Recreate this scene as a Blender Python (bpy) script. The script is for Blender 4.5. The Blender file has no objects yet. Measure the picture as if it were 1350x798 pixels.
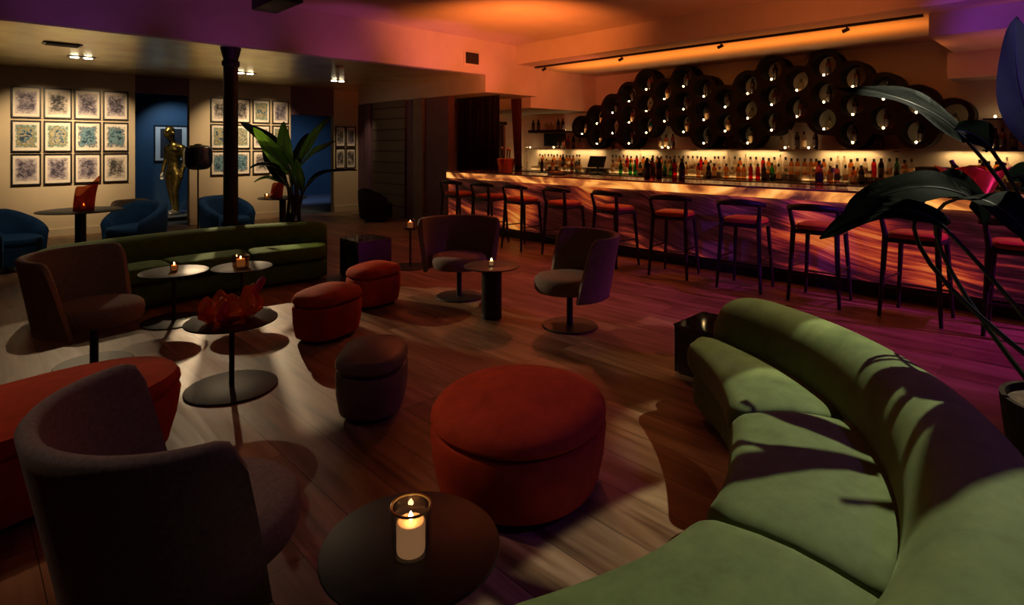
import bpy, bmesh, math, random
from mathutils import Vector, Matrix, noise
random.seed(7)
PI = math.pi
sc = bpy.context.scene
COL = sc.collection

# ------------------------------------------------------------------ helpers
class MB:
    def __init__(s): s.bm = bmesh.new()
    def grid(s, rows, cu=False, cv=False):
        V = [[s.bm.verts.new(p) for p in r] for r in rows]
        n, m = len(V), len(V[0])
        for i in range(n if cu else n-1):
            for j in range(m if cv else m-1):
                try: s.bm.faces.new((V[i][j], V[(i+1) % n][j], V[(i+1) % n][(j+1) % m], V[i][(j+1) % m]))
                except ValueError: pass
        return V
    def cap(s, ring):
        try: s.bm.faces.new(ring)
        except ValueError: pass
    def box(s, x0, x1, y0, y1, z0, z1, bev=0, seg=2, mat=None):
        r = bmesh.ops.create_cube(s.bm, size=1)
        vs = r['verts']
        bmesh.ops.scale(s.bm, vec=(x1-x0, y1-y0, z1-z0), verts=vs)
        bmesh.ops.translate(s.bm, vec=((x0+x1)/2, (y0+y1)/2, (z0+z1)/2), verts=vs)
        if mat is not None: bmesh.ops.transform(s.bm, matrix=mat, verts=vs)
        if bev:
            es = list({e for v in vs for e in v.link_edges})
            bmesh.ops.bevel(s.bm, geom=es, offset=bev, segments=seg, profile=.5, affect='EDGES')
        return s
    def tube(s, path, rad, n=10):
        path = [Vector(p) for p in path]
        if not isinstance(rad, (list, tuple)): rad = [rad]*len(path)
        rows, up = [], None
        for i, p in enumerate(path):
            t = (path[min(i+1, len(path)-1)] - path[max(i-1, 0)]).normalized()
            if up is None:
                up = Vector((0, 0, 1)) if abs(t.z) < .9 else Vector((1, 0, 0))
            a = t.cross(up).normalized(); b = a.cross(t).normalized(); up = b
            rows.append([p + (a*math.cos(2*PI*k/n) + b*math.sin(2*PI*k/n))*rad[i] for k in range(n)])
        V = s.grid(rows, cv=True)
        s.cap(V[0][::-1]); s.cap(V[-1])
        return s
    def lathe(s, prof, c=(0, 0, 0), n=32, sx=1, sy=1, capb=True, capt=True):
        rows = [[(c[0]+r*sx*math.cos(2*PI*k/n), c[1]+r*sy*math.sin(2*PI*k/n), c[2]+z) for k in range(n)] for r, z in prof]
        V = s.grid(rows, cv=True)
        if capb: s.cap(V[0][::-1])
        if capt: s.cap(V[-1])
        return s
    def ball(s, c, r, sx=1, sy=1, sz=1, n=20, m=12):
        prof = [(r*math.sin(PI*i/m)+1e-4, -r*math.cos(PI*i/m)*sz) for i in range(m+1)]
        return s.lathe(prof, c, n, sx, sy)
    def build(s, name, mat, parent=None, smooth=True, ang=38, solid=0):
        if solid:
            bmesh.ops.solidify(s.bm, geom=s.bm.faces[:], thickness=solid)
        bmesh.ops.recalc_face_normals(s.bm, faces=s.bm.faces[:])
        me = bpy.data.meshes.new(name); s.bm.to_mesh(me); s.bm.free()
        if smooth:
            me.shade_smooth(); me.set_sharp_from_angle(angle=math.radians(ang))
        o = bpy.data.objects.new(name, me); COL.objects.link(o)
        me.materials.append(mat)
        if parent is not None: o.parent = parent
        return o

def tag(o, label, cat, group=None, kind=None):
    o['label'] = label; o['category'] = cat
    if group: o['group'] = group
    if kind: o['kind'] = kind
    return o
def thing(name, label, cat, loc=(0, 0, 0), rz=0, group=None):
    o = bpy.data.objects.new(name, None); COL.objects.link(o)
    o.location = loc; o.rotation_euler = (0, 0, rz); o.empty_display_size = .1
    return tag(o, label, cat, group)
def struct(o): o['kind'] = 'structure'; return o
def dup(root, loc, rz=0, label=None, group=None, scale=None):
    r = root.copy(); COL.objects.link(r); r.location = loc; r.rotation_euler = (0, 0, rz)
    if label: r['label'] = label
    if group: r['group'] = group
    if scale: r.scale = scale
    for ch in list(root.children):
        c = ch.copy(); COL.objects.link(c); c.parent = r
        for g in ch.children:
            d = g.copy(); COL.objects.link(d); d.parent = c
    return r
ORD = ['first', 'second', 'third', 'fourth', 'fifth', 'sixth', 'seventh', 'eighth', 'ninth', 'tenth', 'eleventh', 'twelfth', 'thirteenth',
       'fourteenth', 'fifteenth', 'sixteenth', 'seventeenth', 'eighteenth', 'nineteenth']
def ordn(i):
    if i < 19: return ORD[i]
    tens = ['twent', 'thirt', 'fort', 'fift', 'sixt', 'sevent', 'eight', 'ninet'][(i+1)//10-2]
    u = (i+1) % 10
    return tens+'ieth' if u == 0 else tens+'y-'+ORD[u-1]

# ------------------------------------------------------------------ materials
def newmat(name):
    m = bpy.data.materials.new(name); m.use_nodes = True
    nt = m.node_tree; b = nt.nodes['Principled BSDF']
    return m, nt, b
def setin(b, **k):
    for a, v in k.items():
        b.inputs[a.replace('_', ' ')].default_value = v
def lk(nt, a, b): nt.links.new(a, b)
def rgba(c): return (c[0], c[1], c[2], 1)
def ramp(nt, stops):
    r = nt.nodes.new('ShaderNodeValToRGB')
    while len(r.color_ramp.elements) < len(stops): r.color_ramp.elements.new(.5)
    for e, (p, c) in zip(r.color_ramp.elements, stops):
        e.position = p; e.color = rgba(c)
    return r
def coords(nt, kind='Object', scale=(1, 1, 1), rot=(0, 0, 0)):
    t = nt.nodes.new('ShaderNodeTexCoord'); mp = nt.nodes.new('ShaderNodeMapping')
    mp.inputs['Scale'].default_value = scale; mp.inputs['Rotation'].default_value = rot
    lk(nt, t.outputs[kind], mp.inputs['Vector']); return mp.outputs['Vector']
def bump(nt, b, h, strength=.2, dist=.01):
    n = nt.nodes.new('ShaderNodeBump'); n.inputs['Strength'].default_value = strength; n.inputs['Distance'].default_value = dist
    lk(nt, h, n.inputs['Height']); lk(nt, n.outputs['Normal'], b.inputs['Normal'])
def plain(name, c, rough=.5, metal=0, var=.12, scale=6, bmp=0, spec=.5, **k):
    m, nt, b = newmat(name)
    n = nt.nodes.new('ShaderNodeTexNoise'); n.inputs['Scale'].default_value = scale; n.inputs['Detail'].default_value = 5
    lk(nt, coords(nt), n.inputs['Vector'])
    r = ramp(nt, [(.3, [x*(1-var) for x in c]), (.7, [min(1, x*(1+var)) for x in c])])
    lk(nt, n.outputs['Fac'], r.inputs['Fac']); lk(nt, r.outputs['Color'], b.inputs['Base Color'])
    setin(b, Roughness=rough, Metallic=metal, **{'Specular_IOR_Level': spec})
    setin(b, **k)
    if bmp: bump(nt, b, n.outputs['Fac'], bmp)
    return m
def velvet(name, c, sheen=.5, tint=None, bmp=.15, scale=9):
    m, nt, b = newmat(name)
    n = nt.nodes.new('ShaderNodeTexNoise'); n.inputs['Scale'].default_value = scale; n.inputs['Detail'].default_value = 8; n.inputs['Roughness'].default_value = .65
    lk(nt, coords(nt), n.inputs['Vector'])
    r = ramp(nt, [(.3, [x*.72 for x in c]), (.72, [min(1, x*1.2) for x in c])])
    lk(nt, n.outputs['Fac'], r.inputs['Fac']); lk(nt, r.outputs['Color'], b.inputs['Base Color'])
    n2 = nt.nodes.new('ShaderNodeTexNoise'); n2.inputs['Scale'].default_value = 350; lk(nt, coords(nt), n2.inputs['Vector'])
    bump(nt, b, n2.outputs['Fac'], bmp, .002)
    setin(b, Roughness=.8, Sheen_Weight=sheen, Sheen_Roughness=.35, Sheen_Tint=rgba(tint or c), Specular_IOR_Level=.2)
    return m
def emis(name, c, s):
    m, nt, b = newmat(name)
    setin(b, Base_Color=rgba(c), Emission_Color=rgba(c), Emission_Strength=s, Roughness=.6)
    return m
def thinglass(name, c, gloss=.12, rough=.06, fres=1.45):
    m = bpy.data.materials.new(name); m.use_nodes = True; nt = m.node_tree
    nt.nodes.clear()
    out = nt.nodes.new('ShaderNodeOutputMaterial'); t = nt.nodes.new('ShaderNodeBsdfTransparent'); g = nt.nodes.new('ShaderNodeBsdfGlossy')
    t.inputs['Color'].default_value = rgba(c); g.inputs['Roughness'].default_value = rough
    f = nt.nodes.new('ShaderNodeLayerWeight'); f.inputs['Blend'].default_value = .5
    p = nt.nodes.new('ShaderNodeMath'); p.operation = 'POWER'; p.inputs[1].default_value = 3.5; lk(nt, f.outputs['Facing'], p.inputs[0])
    a = nt.nodes.new('ShaderNodeMath'); a.operation = 'MULTIPLY_ADD'; a.inputs[1].default_value = .85; a.inputs[2].default_value = gloss; a.use_clamp = True
    mx = nt.nodes.new('ShaderNodeMixShader')
    lk(nt, p.outputs[0], a.inputs[0]); lk(nt, a.outputs[0], mx.inputs['Fac']); lk(nt, t.outputs[0], mx.inputs[1]); lk(nt, g.outputs[0], mx.inputs[2])
    lk(nt, mx.outputs[0], out.inputs['Surface'])
    return m

def artglass(name, c, solid=.5):
    m, nt, b = newmat(name)
    setin(b, Base_Color=rgba(c), Roughness=.05, Specular_IOR_Level=.9)
    out = nt.nodes['Material Output']; t = nt.nodes.new('ShaderNodeBsdfTransparent'); t.inputs['Color'].default_value = rgba([min(1, x*1.15+.03) for x in c])
    mx = nt.nodes.new('ShaderNodeMixShader'); mx.inputs[0].default_value = solid
    lk(nt, t.outputs[0], mx.inputs[1]); lk(nt, b.outputs[0], mx.inputs[2]); lk(nt, mx.outputs[0], out.inputs['Surface'])
    return m
def leafmat(name, c, trans, rough=.32, var=.35, scale=5, spec=.5):
    m = plain(name, c, rough, var=var, scale=scale, bmp=.05, spec=spec); nt = m.node_tree; b = nt.nodes['Principled BSDF']
    out = nt.nodes['Material Output']; t = nt.nodes.new('ShaderNodeBsdfTranslucent'); t.inputs['Color'].default_value = rgba(trans)
    mx = nt.nodes.new('ShaderNodeMixShader'); mx.inputs[0].default_value = .4
    lk(nt, b.outputs[0], mx.inputs[1]); lk(nt, t.outputs[0], mx.inputs[2]); lk(nt, mx.outputs[0], out.inputs['Surface'])
    return m
M = {}
M['plaster'] = plain('white_plaster', (.62, .57, .53), .75, var=.05, scale=3, bmp=.02)
M['beige'] = plain('beige_wall_paint', (.60, .49, .32), .8, var=.05, scale=2.5, bmp=.02)
M['mauve'] = plain('mauve_wall_paint', (.15, .075, .11), .7, var=.12, scale=3)
M['mauve_dark'] = plain('dark_plum_wall_paint', (.13, .07, .10), .7, var=.12, scale=3)
M['navy'] = plain('navy_wall_paint', (.035, .085, .14), .6, var=.1, scale=2)
M['gold_ceiling'] = plain('gold_leaf_ceiling', (1.0, .80, .48), .30, metal=.9, var=.25, scale=1.6, bmp=.02)
M['black'] = plain('black_metal', (.012, .012, .014), .5, var=.3, scale=12)
M['black_wood'] = plain('black_stained_oak', (.018, .013, .013), .45, var=.4, scale=20, bmp=.05)
M['table_black'] = plain('black_lacquer_table_top', (.012, .012, .014), .5, var=.2, scale=8)
M['iron'] = plain('dark_iron_column', (.016, .012, .016), .5, var=.3, scale=6)
M['green_velvet'] = velvet('olive_green_velvet', (.125, .165, .058), .35, (.32, .42, .2))
M['forest_velvet'] = velvet('forest_green_velvet', (.075, .17, .018), .4, (.15, .35, .04))
M['red_velvet'] = velvet('rust_red_velvet', (.46, .06, .022), .35, (.8, .16, .06))
M['grey_leather'] = plain('taupe_grey_leather', (.16, .125, .115), .5, var=.12, scale=14, bmp=.05)
M['boucle'] = velvet('taupe_boucle_wool', (.27, .215, .185), .3, (.5, .42, .36), .6, 60)
M['blue_velvet'] = velvet('petrol_blue_velvet', (.018, .085, .26), .5, (.1, .3, .5))
M['cream_cloth'] = velvet('cream_cloth', (.4, .33, .25), .2)
M['black_cloth'] = velvet('black_cloth', (.012, .01, .012), .1)
M['curtain'] = velvet('black_curtain_velvet', (.03, .014, .016), .25, (.2, .1, .1))
M['red_leather'] = plain('red_seat_leather', (.52, .065, .03), .5, var=.15, scale=10)
M['copper'] = plain('polished_copper', (.85, .34, .16), .22, metal=1, var=.12, scale=5)
M['frame'] = plain('black_frame_wood', (.012, .010, .010), .4, var=.2)
M['mat_board'] = plain('cream_mat_board', (.78, .70, .58), .9, var=.03)
M['glow'] = emis('flame_glow', (1, .62, .24), 14)
M['flame'] = emis('candle_flame', (1, .66, .28), 40)
M['wax'] = emis('lit_candle_wax', (1, .48, .20), .2)
M['clear'] = thinglass('clear_glass', (.93, .93, .92), .055)
M['smoke_clear'] = thinglass('amber_tinted_votive_glass', (.75, .58, .42), .06)
M['lamp'] = emis('downlight_lens', (1, .86, .62), 22)
M['leaf'] = leafmat('glossy_green_leaf', (.07, .17, .02), (.16, .34, .03))
M['leaf_dark'] = leafmat('dark_green_leaf', (.007, .012, .006), (.010, .016, .012), .68, .35, 7, .05)
M['leaf_mid'] = leafmat('violet_tinted_leaf', (.045, .05, .06), (.02, .025, .04), .5, .3, 7, .15)  # bluish cast of the violet light put into this leaf's colour
M['stem'] = plain('green_stem', (.03, .055, .015), .45, var=.3, scale=8)
M['stem_dark'] = plain('dark_stem', (.02, .022, .016), .35, var=.3, scale=8)
M['soil'] = plain('brown_coir_soil', (.055, .03, .016), .95, var=.6, scale=30, bmp=.8)
M['gold'] = plain('gilded_figure', (.60, .42, .12), .32, metal=.9, var=.45, scale=14)
M['silver'] = plain('silver_leaf', (.72, .70, .64), .3, metal=.8, var=.2, scale=14)
M['orange_glass'] = artglass('orange_art_glass', (.50, .11, .03), .55)
M['amber_glass'] = artglass('amber_art_glass', (.92, .30, .06), .5)
M['magenta_glass'] = artglass('magenta_art_glass', (.80, .08, .30), .5)
M['mirror_black'] = plain('black_mirror_acrylic', (.012, .010, .014), .06, var=.2, spec=1.0)
M['stone_counter'] = plain('dark_stone', (.05, .035, .025), .25, var=.4, scale=8)
M['steel'] = plain('dull_steel', (.25, .23, .22), .35, metal=.9, var=.2)
M['screen'] = plain('dark_screen', (.012, .03, .045), .2, var=.1)
M['honeycomb'] = plain('black_stained_shelving', (.006, .0045, .004), .6, var=.35, scale=10, bmp=.03, spec=.25)
M['grille'] = plain('dark_grille', (.02, .015, .015), .5)

def floor_mat():
    m, nt, b = newmat('wide_oak_planks')
    v = coords(nt, 'Object', (1, 1, 1), (0, 0, PI/2))
    br = nt.nodes.new('ShaderNodeTexBrick'); br.offset = .37; br.inputs['Scale'].default_value = 1
    for k, x in (('Brick Width', 2.1), ('Row Height', .24), ('Mortar Size', .0022), ('Mortar Smooth', .1), ('Bias', 0)): br.inputs[k].default_value = x
    br.inputs['Color1'].default_value = (.0, .0, .0, 1); br.inputs['Color2'].default_value = (1, 1, 1, 1); br.inputs['Mortar'].default_value = (.5, .5, .5, 1)
    lk(nt, v, br.inputs['Vector'])
    g = nt.nodes.new('ShaderNodeTexNoise'); g.noise_dimensions = '4D'; g.inputs['Scale'].default_value = 1; g.inputs['Detail'].default_value = 7; g.inputs['Distortion'].default_value = .7
    lk(nt, coords(nt, 'Object', (11, 1.1, 1)), g.inputs['Vector'])
    mu = nt.nodes.new('ShaderNodeMath'); mu.operation = 'MULTIPLY'; mu.inputs[1].default_value = 9
    sep = nt.nodes.new('ShaderNodeSeparateColor'); lk(nt, br.outputs['Color'], sep.inputs[0]); lk(nt, sep.outputs[0], mu.inputs[0]); lk(nt, mu.outputs[0], g.inputs['W'])
    r = ramp(nt, [(.30, (.12, .062, .032)), (.46, (.30, .18, .10)), (.58, (.42, .275, .16)), (.74, (.55, .39, .25))])
    lk(nt, g.outputs['Fac'], r.inputs['Fac'])
    r2 = ramp(nt, [(0, (.52, .46, .44)), (1, (1.0, 1.0, 1.0))]); lk(nt, sep.outputs[0], r2.inputs['Fac'])
    mx = nt.nodes.new('ShaderNodeMix'); mx.data_type = 'RGBA'; mx.blend_type = 'MULTIPLY'; mx.inputs[0].default_value = 1
    lk(nt, r.outputs['Color'], mx.inputs[6]); lk(nt, r2.outputs['Color'], mx.inputs[7])
    # knots
    vo = nt.nodes.new('ShaderNodeTexVoronoi'); vo.inputs['Scale'].default_value = 1; lk(nt, coords(nt, 'Object', (2.6, 1.5, 1)), vo.inputs['Vector'])
    rk = ramp(nt, [(.03, (.08, .05, .04)), (.13, (1, 1, 1))]); lk(nt, vo.outputs['Distance'], rk.inputs['Fac'])
    mk = nt.nodes.new('ShaderNodeMix'); mk.data_type = 'RGBA'; mk.blend_type = 'MULTIPLY'; mk.inputs[0].default_value = .9
    lk(nt, mx.outputs[2], mk.inputs[6]); lk(nt, rk.outputs['Color'], mk.inputs[7])
    ms = nt.nodes.new('ShaderNodeMix'); ms.data_type = 'RGBA'; lk(nt, br.outputs['Fac'], ms.inputs[0]); lk(nt, mk.outputs[2], ms.inputs[6]); ms.inputs[7].default_value = (.05, .03, .018, 1)
    lk(nt, ms.outputs[2], b.inputs['Base Color'])
    rr = ramp(nt, [(.3, (.36,)*3), (.7, (.52,)*3)]); lk(nt, g.outputs['Fac'], rr.inputs['Fac']); lk(nt, rr.outputs['Color'], b.inputs['Roughness'])
    bump(nt, b, g.outputs['Fac'], .08, .004)
    return m
M['floor'] = floor_mat()

def onyx_mat():
    m, nt, b = newmat('backlit_onyx')
    def N(scale, v, detail=4, rough=.55, dist=0):
        n = nt.nodes.new('ShaderNodeTexNoise'); n.inputs['Scale'].default_value = scale; n.inputs['Detail'].default_value = detail
        n.inputs['Roughness'].default_value = rough; n.inputs['Distortion'].default_value = dist; lk(nt, v, n.inputs['Vector']); return n
    def MA(op, a, b_, c=None):
        n = nt.nodes.new('ShaderNodeMath'); n.operation = op
        for i, x in enumerate((a, b_, c)):
            if x is None: continue
            if isinstance(x, (int, float)): n.inputs[i].default_value = x
            else: lk(nt, x, n.inputs[i])
        return n.outputs[0]
    v = coords(nt)
    sx = nt.nodes.new('ShaderNodeSeparateXYZ'); lk(nt, v, sx.inputs[0])
    warp = N(.48, v, 2).outputs['Fac']
    # strata: height warped by slow noise and tilted along the counter
    h = MA('MULTIPLY_ADD', warp, .62, MA('MULTIPLY_ADD', sx.outputs['Y'], -.20, sx.outputs['Z']))
    cb = nt.nodes.new('ShaderNodeCombineXYZ'); lk(nt, h, cb.inputs['Z']); lk(nt, MA('MULTIPLY', sx.outputs['Y'], .045), cb.inputs['Y'])
    fine = N(13, cb.outputs[0], 9, .74).outputs['Fac']
    glow = N(.95, coords(nt, 'Object', (1, .75, 1.3)), 2).outputs['Fac']
    f = MA('ADD', MA('MULTIPLY', MA('SUBTRACT', fine, .5), 1.9), MA('MULTIPLY_ADD', MA('SUBTRACT', glow, .5), 2.2, .44))
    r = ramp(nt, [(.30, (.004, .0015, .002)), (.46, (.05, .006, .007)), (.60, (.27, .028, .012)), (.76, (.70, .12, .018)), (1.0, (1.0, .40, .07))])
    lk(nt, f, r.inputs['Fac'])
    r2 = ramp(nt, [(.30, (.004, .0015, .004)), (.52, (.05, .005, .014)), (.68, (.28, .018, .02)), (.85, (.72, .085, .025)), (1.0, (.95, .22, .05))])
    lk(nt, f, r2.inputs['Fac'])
    mr = nt.nodes.new('ShaderNodeMapRange'); mr.inputs[1].default_value = 4.4; mr.inputs[2].default_value = 2.6; lk(nt, sx.outputs['Y'], mr.inputs[0])  # near end turns red-magenta: reflected coloured light put into the emission
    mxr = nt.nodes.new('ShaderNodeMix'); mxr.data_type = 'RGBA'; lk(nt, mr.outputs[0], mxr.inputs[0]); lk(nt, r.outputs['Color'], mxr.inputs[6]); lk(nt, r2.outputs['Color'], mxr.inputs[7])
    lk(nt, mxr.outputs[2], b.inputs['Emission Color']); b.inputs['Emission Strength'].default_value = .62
    rb = ramp(nt, [(.35, (.10, .05, .06)), (.65, (.46, .30, .30))]); lk(nt, fine, rb.inputs['Fac']); lk(nt, rb.outputs['Color'], b.inputs['Base Color'])
    setin(b, Roughness=.2)
    return m
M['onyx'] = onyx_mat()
def onyx_top_mat():
    m, nt, b = newmat('backlit_onyx_edge')
    n = nt.nodes.new('ShaderNodeTexNoise'); n.inputs['Scale'].default_value = 1.3; n.inputs['Detail'].default_value = 6; n.inputs['Distortion'].default_value = 1.5
    lk(nt, coords(nt, 'Object', (1, .9, 2.2)), n.inputs['Vector'])
    r = ramp(nt, [(.34, (.04, .010, .004)), (.44, (.32, .08, .018)), (.56, (.85, .32, .06)), (.7, (1, .56, .17))])
    lk(nt, n.outputs['Fac'], r.inputs['Fac']); lk(nt, r.outputs['Color'], b.inputs['Emission Color']); b.inputs['Emission Strength'].default_value = 1.25
    setin(b, Base_Color=(.3, .16, .1, 1), Roughness=.12)
    return m
M['onyx_edge'] = onyx_top_mat()

def print_mat(name, stops, sc_=14):
    m, nt, b = newmat(name)
    oi = nt.nodes.new('ShaderNodeObjectInfo')
    n = nt.nodes.new('ShaderNodeTexNoise'); n.noise_dimensions = '4D'; n.inputs['Scale'].default_value = sc_; n.inputs['Detail'].default_value = 6; n.inputs['Roughness'].default_value = .7; n.inputs['Distortion'].default_value = 1.2
    mu = nt.nodes.new('ShaderNodeMath'); mu.operation = 'MULTIPLY'; mu.inputs[1].default_value = 40
    lk(nt, oi.outputs['Random'], mu.inputs[0]); lk(nt, mu.outputs[0], n.inputs['W']); lk(nt, coords(nt), n.inputs['Vector'])
    ab = nt.nodes.new('ShaderNodeVectorMath'); ab.operation = 'ABSOLUTE'; lk(nt, coords(nt, 'Object', (7.3, 0, 5.3)), ab.inputs[0])
    sp = nt.nodes.new('ShaderNodeSeparateXYZ'); lk(nt, ab.outputs[0], sp.inputs[0])
    mxm = nt.nodes.new('ShaderNodeMath'); mxm.operation = 'SMOOTH_MAX'; mxm.inputs[2].default_value = .15; lk(nt, sp.outputs['X'], mxm.inputs[0]); lk(nt, sp.outputs['Z'], mxm.inputs[1])
    rm = nt.nodes.new('ShaderNodeMapRange'); rm.inputs[1].default_value = .55; rm.inputs[2].default_value = 1.02; rm.inputs[3].default_value = -.05; rm.inputs[4].default_value = .2; lk(nt, mxm.outputs[0], rm.inputs[0])
    ad = nt.nodes.new('ShaderNodeMath'); ad.operation = 'ADD'; lk(nt, n.outputs['Fac'], ad.inputs[0]); lk(nt, rm.outputs[0], ad.inputs[1])
    r = ramp(nt, stops); lk(nt, ad.outputs[0], r.inputs['Fac']); lk(nt, r.outputs['Color'], b.inputs['Base Color'])
    setin(b, Roughness=.7)
    return m
M['p_violet'] = print_mat('violet_grey_print', [(.34, (.02, .018, .03)), (.44, (.09, .075, .11)), (.54, (.26, .22, .25)), (.72, (.60, .54, .50))])
M['p_color'] = print_mat('multicolour_print', [(.34, (.01, .015, .03)), (.42, (.04, .13, .20)), (.49, (.50, .42, .22)), (.55, (.16, .13, .05)), (.62, (.12, .25, .22)), (.74, (.68, .62, .5))])
M['p_blue'] = print_mat('blue_teal_print', [(.34, (.005, .01, .02)), (.43, (.02, .08, .14)), (.5, (.18, .32, .36)), (.58, (.03, .05, .08)), (.72, (.70, .66, .56))])
M['p_grey'] = print_mat('grey_ink_print', [(.36, (.01, .01, .01)), (.46, (.10, .09, .09)), (.56, (.40, .35, .30)), (.72, (.70, .62, .52))])
M['p_black'] = print_mat('black_print', [(.4, (.004, .004, .006)), (.7, (.03, .025, .03))])

# ------------------------------------------------------------------ camera
cam = bpy.data.cameras.new('camera'); camo = bpy.data.objects.new('camera', cam); COL.objects.link(camo)
camo.location = (0, 0, 1.55); camo.rotation_euler = (PI/2, 0, -math.radians(44.39))
cam.lens = 20.24; cam.sensor_width = 36; cam.shift_y = -.1526; cam.clip_start = .05
sc.camera = camo
# place(px, py, d): a point of the room given by its direction in the photograph and its distance; floorpt: the same on a level plane
FX, AZ = 759., math.radians(44.39)
def place(px, py, d):
    r = d*(px-675)/FX
    return Vector((math.sin(AZ)*d+math.cos(AZ)*r, math.cos(AZ)*d-math.sin(AZ)*r, 1.55+d*(193-py)/FX))

# ------------------------------------------------------------------ setting
def sbox(name, mat, *b, bev=0):
    return struct(MB().box(*b, bev=bev).build(name, mat, smooth=False))
H1, H2 = 3.5, 2.87
sbox('floor', M['floor'], -4, 10.8, -4, 18, -.1, 0)
sbox('ceiling', M['plaster'], -4, 10.8, -4, 8.1, H1, H1+.1)
sbox('ceiling_gold', M['gold_ceiling'], -4, 7.05, 8.049, 12.6, H2, H2+.05)
# long header above the opening to the gold ceiling, stepping down towards the back bar
sbox('wall_header', M['plaster'], -4, 7.05, 7.9, 8.05, H2, H1)
sbox('wall_header_mid', M['plaster'], 7.05, 8.44, 7.9, 12.6, 2.55, H1)
sbox('wall_header_end', M['plaster'], 8.44, 10.7, 8.08, 10.6, 2.335, H1)
sbox('ceiling_bar_end', M['plaster'], 8.3, 10.7, 7.9, 8.08, 3.14, H1)
# ceiling beam and the lower ceiling over the bar
sbox('trim_beam', M['plaster'], 7.83, 8.3, 1.42, 7.9, 3.13, H1)
sbox('ceiling_bar', M['plaster'], 8.3, 10.7, 1.42, 7.9, 3.14, H1)
sbox('trim_soffit_upper', M['plaster'], 7.83, 8.3, -4, 1.42, 3.12, H1)
sbox('trim_soffit_middle', M['plaster'], 8.3, 10.0, -4, 1.42, 2.85, H1)
sbox('trim_soffit_lower', M['plaster'], 10.0, 10.7, -4, 1.50, 2.5, 2.85)
# outer walls
sbox('wall_back_bar', M['plaster'], 10.6, 10.8, -4, 10.6, 0, H1)
sbox('wall_left', M['mauve_dark'], -4.2, -4, -4, 18, 0, H1)
sbox('wall_rear', M['mauve_dark'], -4, 10.8, -4.2, -4, 0, H1)
# picture wall, with two openings
Y0, Y1 = 12.5, 12.65
def wallpiece(name, x0, x1, z0, z1, mat): return sbox(name, mat, x0, x1, Y0, Y1, z0, z1)
wallpiece('wall_pictures', -4, 2.47, 0, H2, M['beige'])
wallpiece('wall_pictures_pier', 3.38, 5.40, 0, H2, M['beige'])
wallpiece('wall_pictures_end', 6.42, 7.05, 0, H2, M['beige'])
wallpiece('wall_lintel', 2.47, 3.38, 2.55, H2, M['mauve'])
wallpiece('wall_lintel_right', 5.40, 6.42, 2.25, H2, M['mauve'])
bb = sbox('baseboard_pictures', M['beige'], 6.42, 7.05, 12.47, 12.5, 0, .16, bev=.006)
sbox('baseboard_pier', M['beige'], 3.38, 5.40, 12.47, 12.5, 0, .14, bev=.006)
sbox('baseboard_left', M['beige'], -4, 2.47, 12.47, 12.5, 0, .14, bev=.006)
# blue room behind
sbox('wall_blue_back', M['navy'], -4, 4.3, 15.6, 15.8, 0, 3)
sbox('wall_blue_divider', M['navy'], 4.3, 4.5, 12.65, 18, 0, 3)
sbox('wall_blue_far', M['navy'], 4.5, 10.6, 17.6, 17.8, 0, 3)
sbox('wall_blue_left', M['navy'], 1.6, 1.7, 12.65, 15.6, 0, 3)
sbox('ceiling_blue', M['navy'], 1.6, 10.6, 12.65, 18, 3, 3.1)
sbox('floor_blue', plain('blue_carpet', (.07, .09, .13), .9, var=.3, scale=40), 1.7, 10.6, 12.66, 17.6, 0, .006)
sbox('baseboard_blue', M['navy'], 1.7, 4.3, 15.57, 15.6, .006, .18, bev=.006)
sbox('baseboard_blue_far', M['navy'], 4.5, 10.6, 17.57, 17.6, .006, .2, bev=.006)
# side wall with shallow panels
sbox('wall_side', M['mauve'], 7.05, 7.2, 9.0, 12.5, 0, 2.55)
sbox('trim_side_pilaster', plain('taupe_pilaster', (.22, .16, .13), .7), 6.99, 7.05, 9.78, 10.12, 0, 2.55, bev=.004)
def brick_mat():
    m, nt, b = newmat('painted_block_wall')
    br = nt.nodes.new('ShaderNodeTexBrick'); br.offset = 0; br.inputs['Scale'].default_value = 1
    for k, x in (('Brick Width', .24), ('Row Height', .24), ('Mortar Size', .022), ('Mortar Smooth', .4)): br.inputs[k].default_value = x
    br.inputs['Color1'].default_value = (.17, .13, .10, 1); br.inputs['Color2'].default_value = (.11, .085, .07, 1); br.inputs['Mortar'].default_value = (.06, .04, .04, 1)
    lk(nt, coords(nt, 'Object', (1, 1, 1), (PI/2, 0, PI/2)), br.inputs['Vector']); lk(nt, br.outputs['Color'], b.inputs['Base Color']); setin(b, Roughness=.6)
    return m
sbox('trim_side_panel', brick_mat(), 7.0, 7.05, 10.45, 11.75, 0, 2.55, bev=.004)
sbox('trim_side_pilaster_far', M['mauve'], 6.99, 7.05, 11.9, 12.1, 0, 2.55, bev=.004)
sbox('baseboard_side', M['mauve'], 7.0, 7.05, 9.0, 9.78, 0, .15, bev=.004)
# walls of the alcove behind the bar's far end
sbox('wall_alcove_end', M['plaster'], 9.95, 10.6, 10.4, 10.55, 0, 2.335)
sbox('wall_alcove_end_left', M['mauve'], 7.2, 9.55, 10.4, 10.55, 0, 2.55)
sbox('wall_alcove_lintel', M['plaster'], 9.55, 9.95, 10.4, 10.55, 2.08, 2.335)
sbox('door_1', plain('dark_door', (.03, .018, .016), .5, var=.3, scale=10), 9.55, 9.95, 10.47, 10.52, 0, 2.08)
sbox('trim_door', M['black_wood'], 9.47, 9.55, 10.36, 10.4, 0, 2.16)
sbox('trim_door_head', M['black_wood'], 9.55, 9.97, 10.36, 10.4, 2.08, 2.16)

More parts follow.
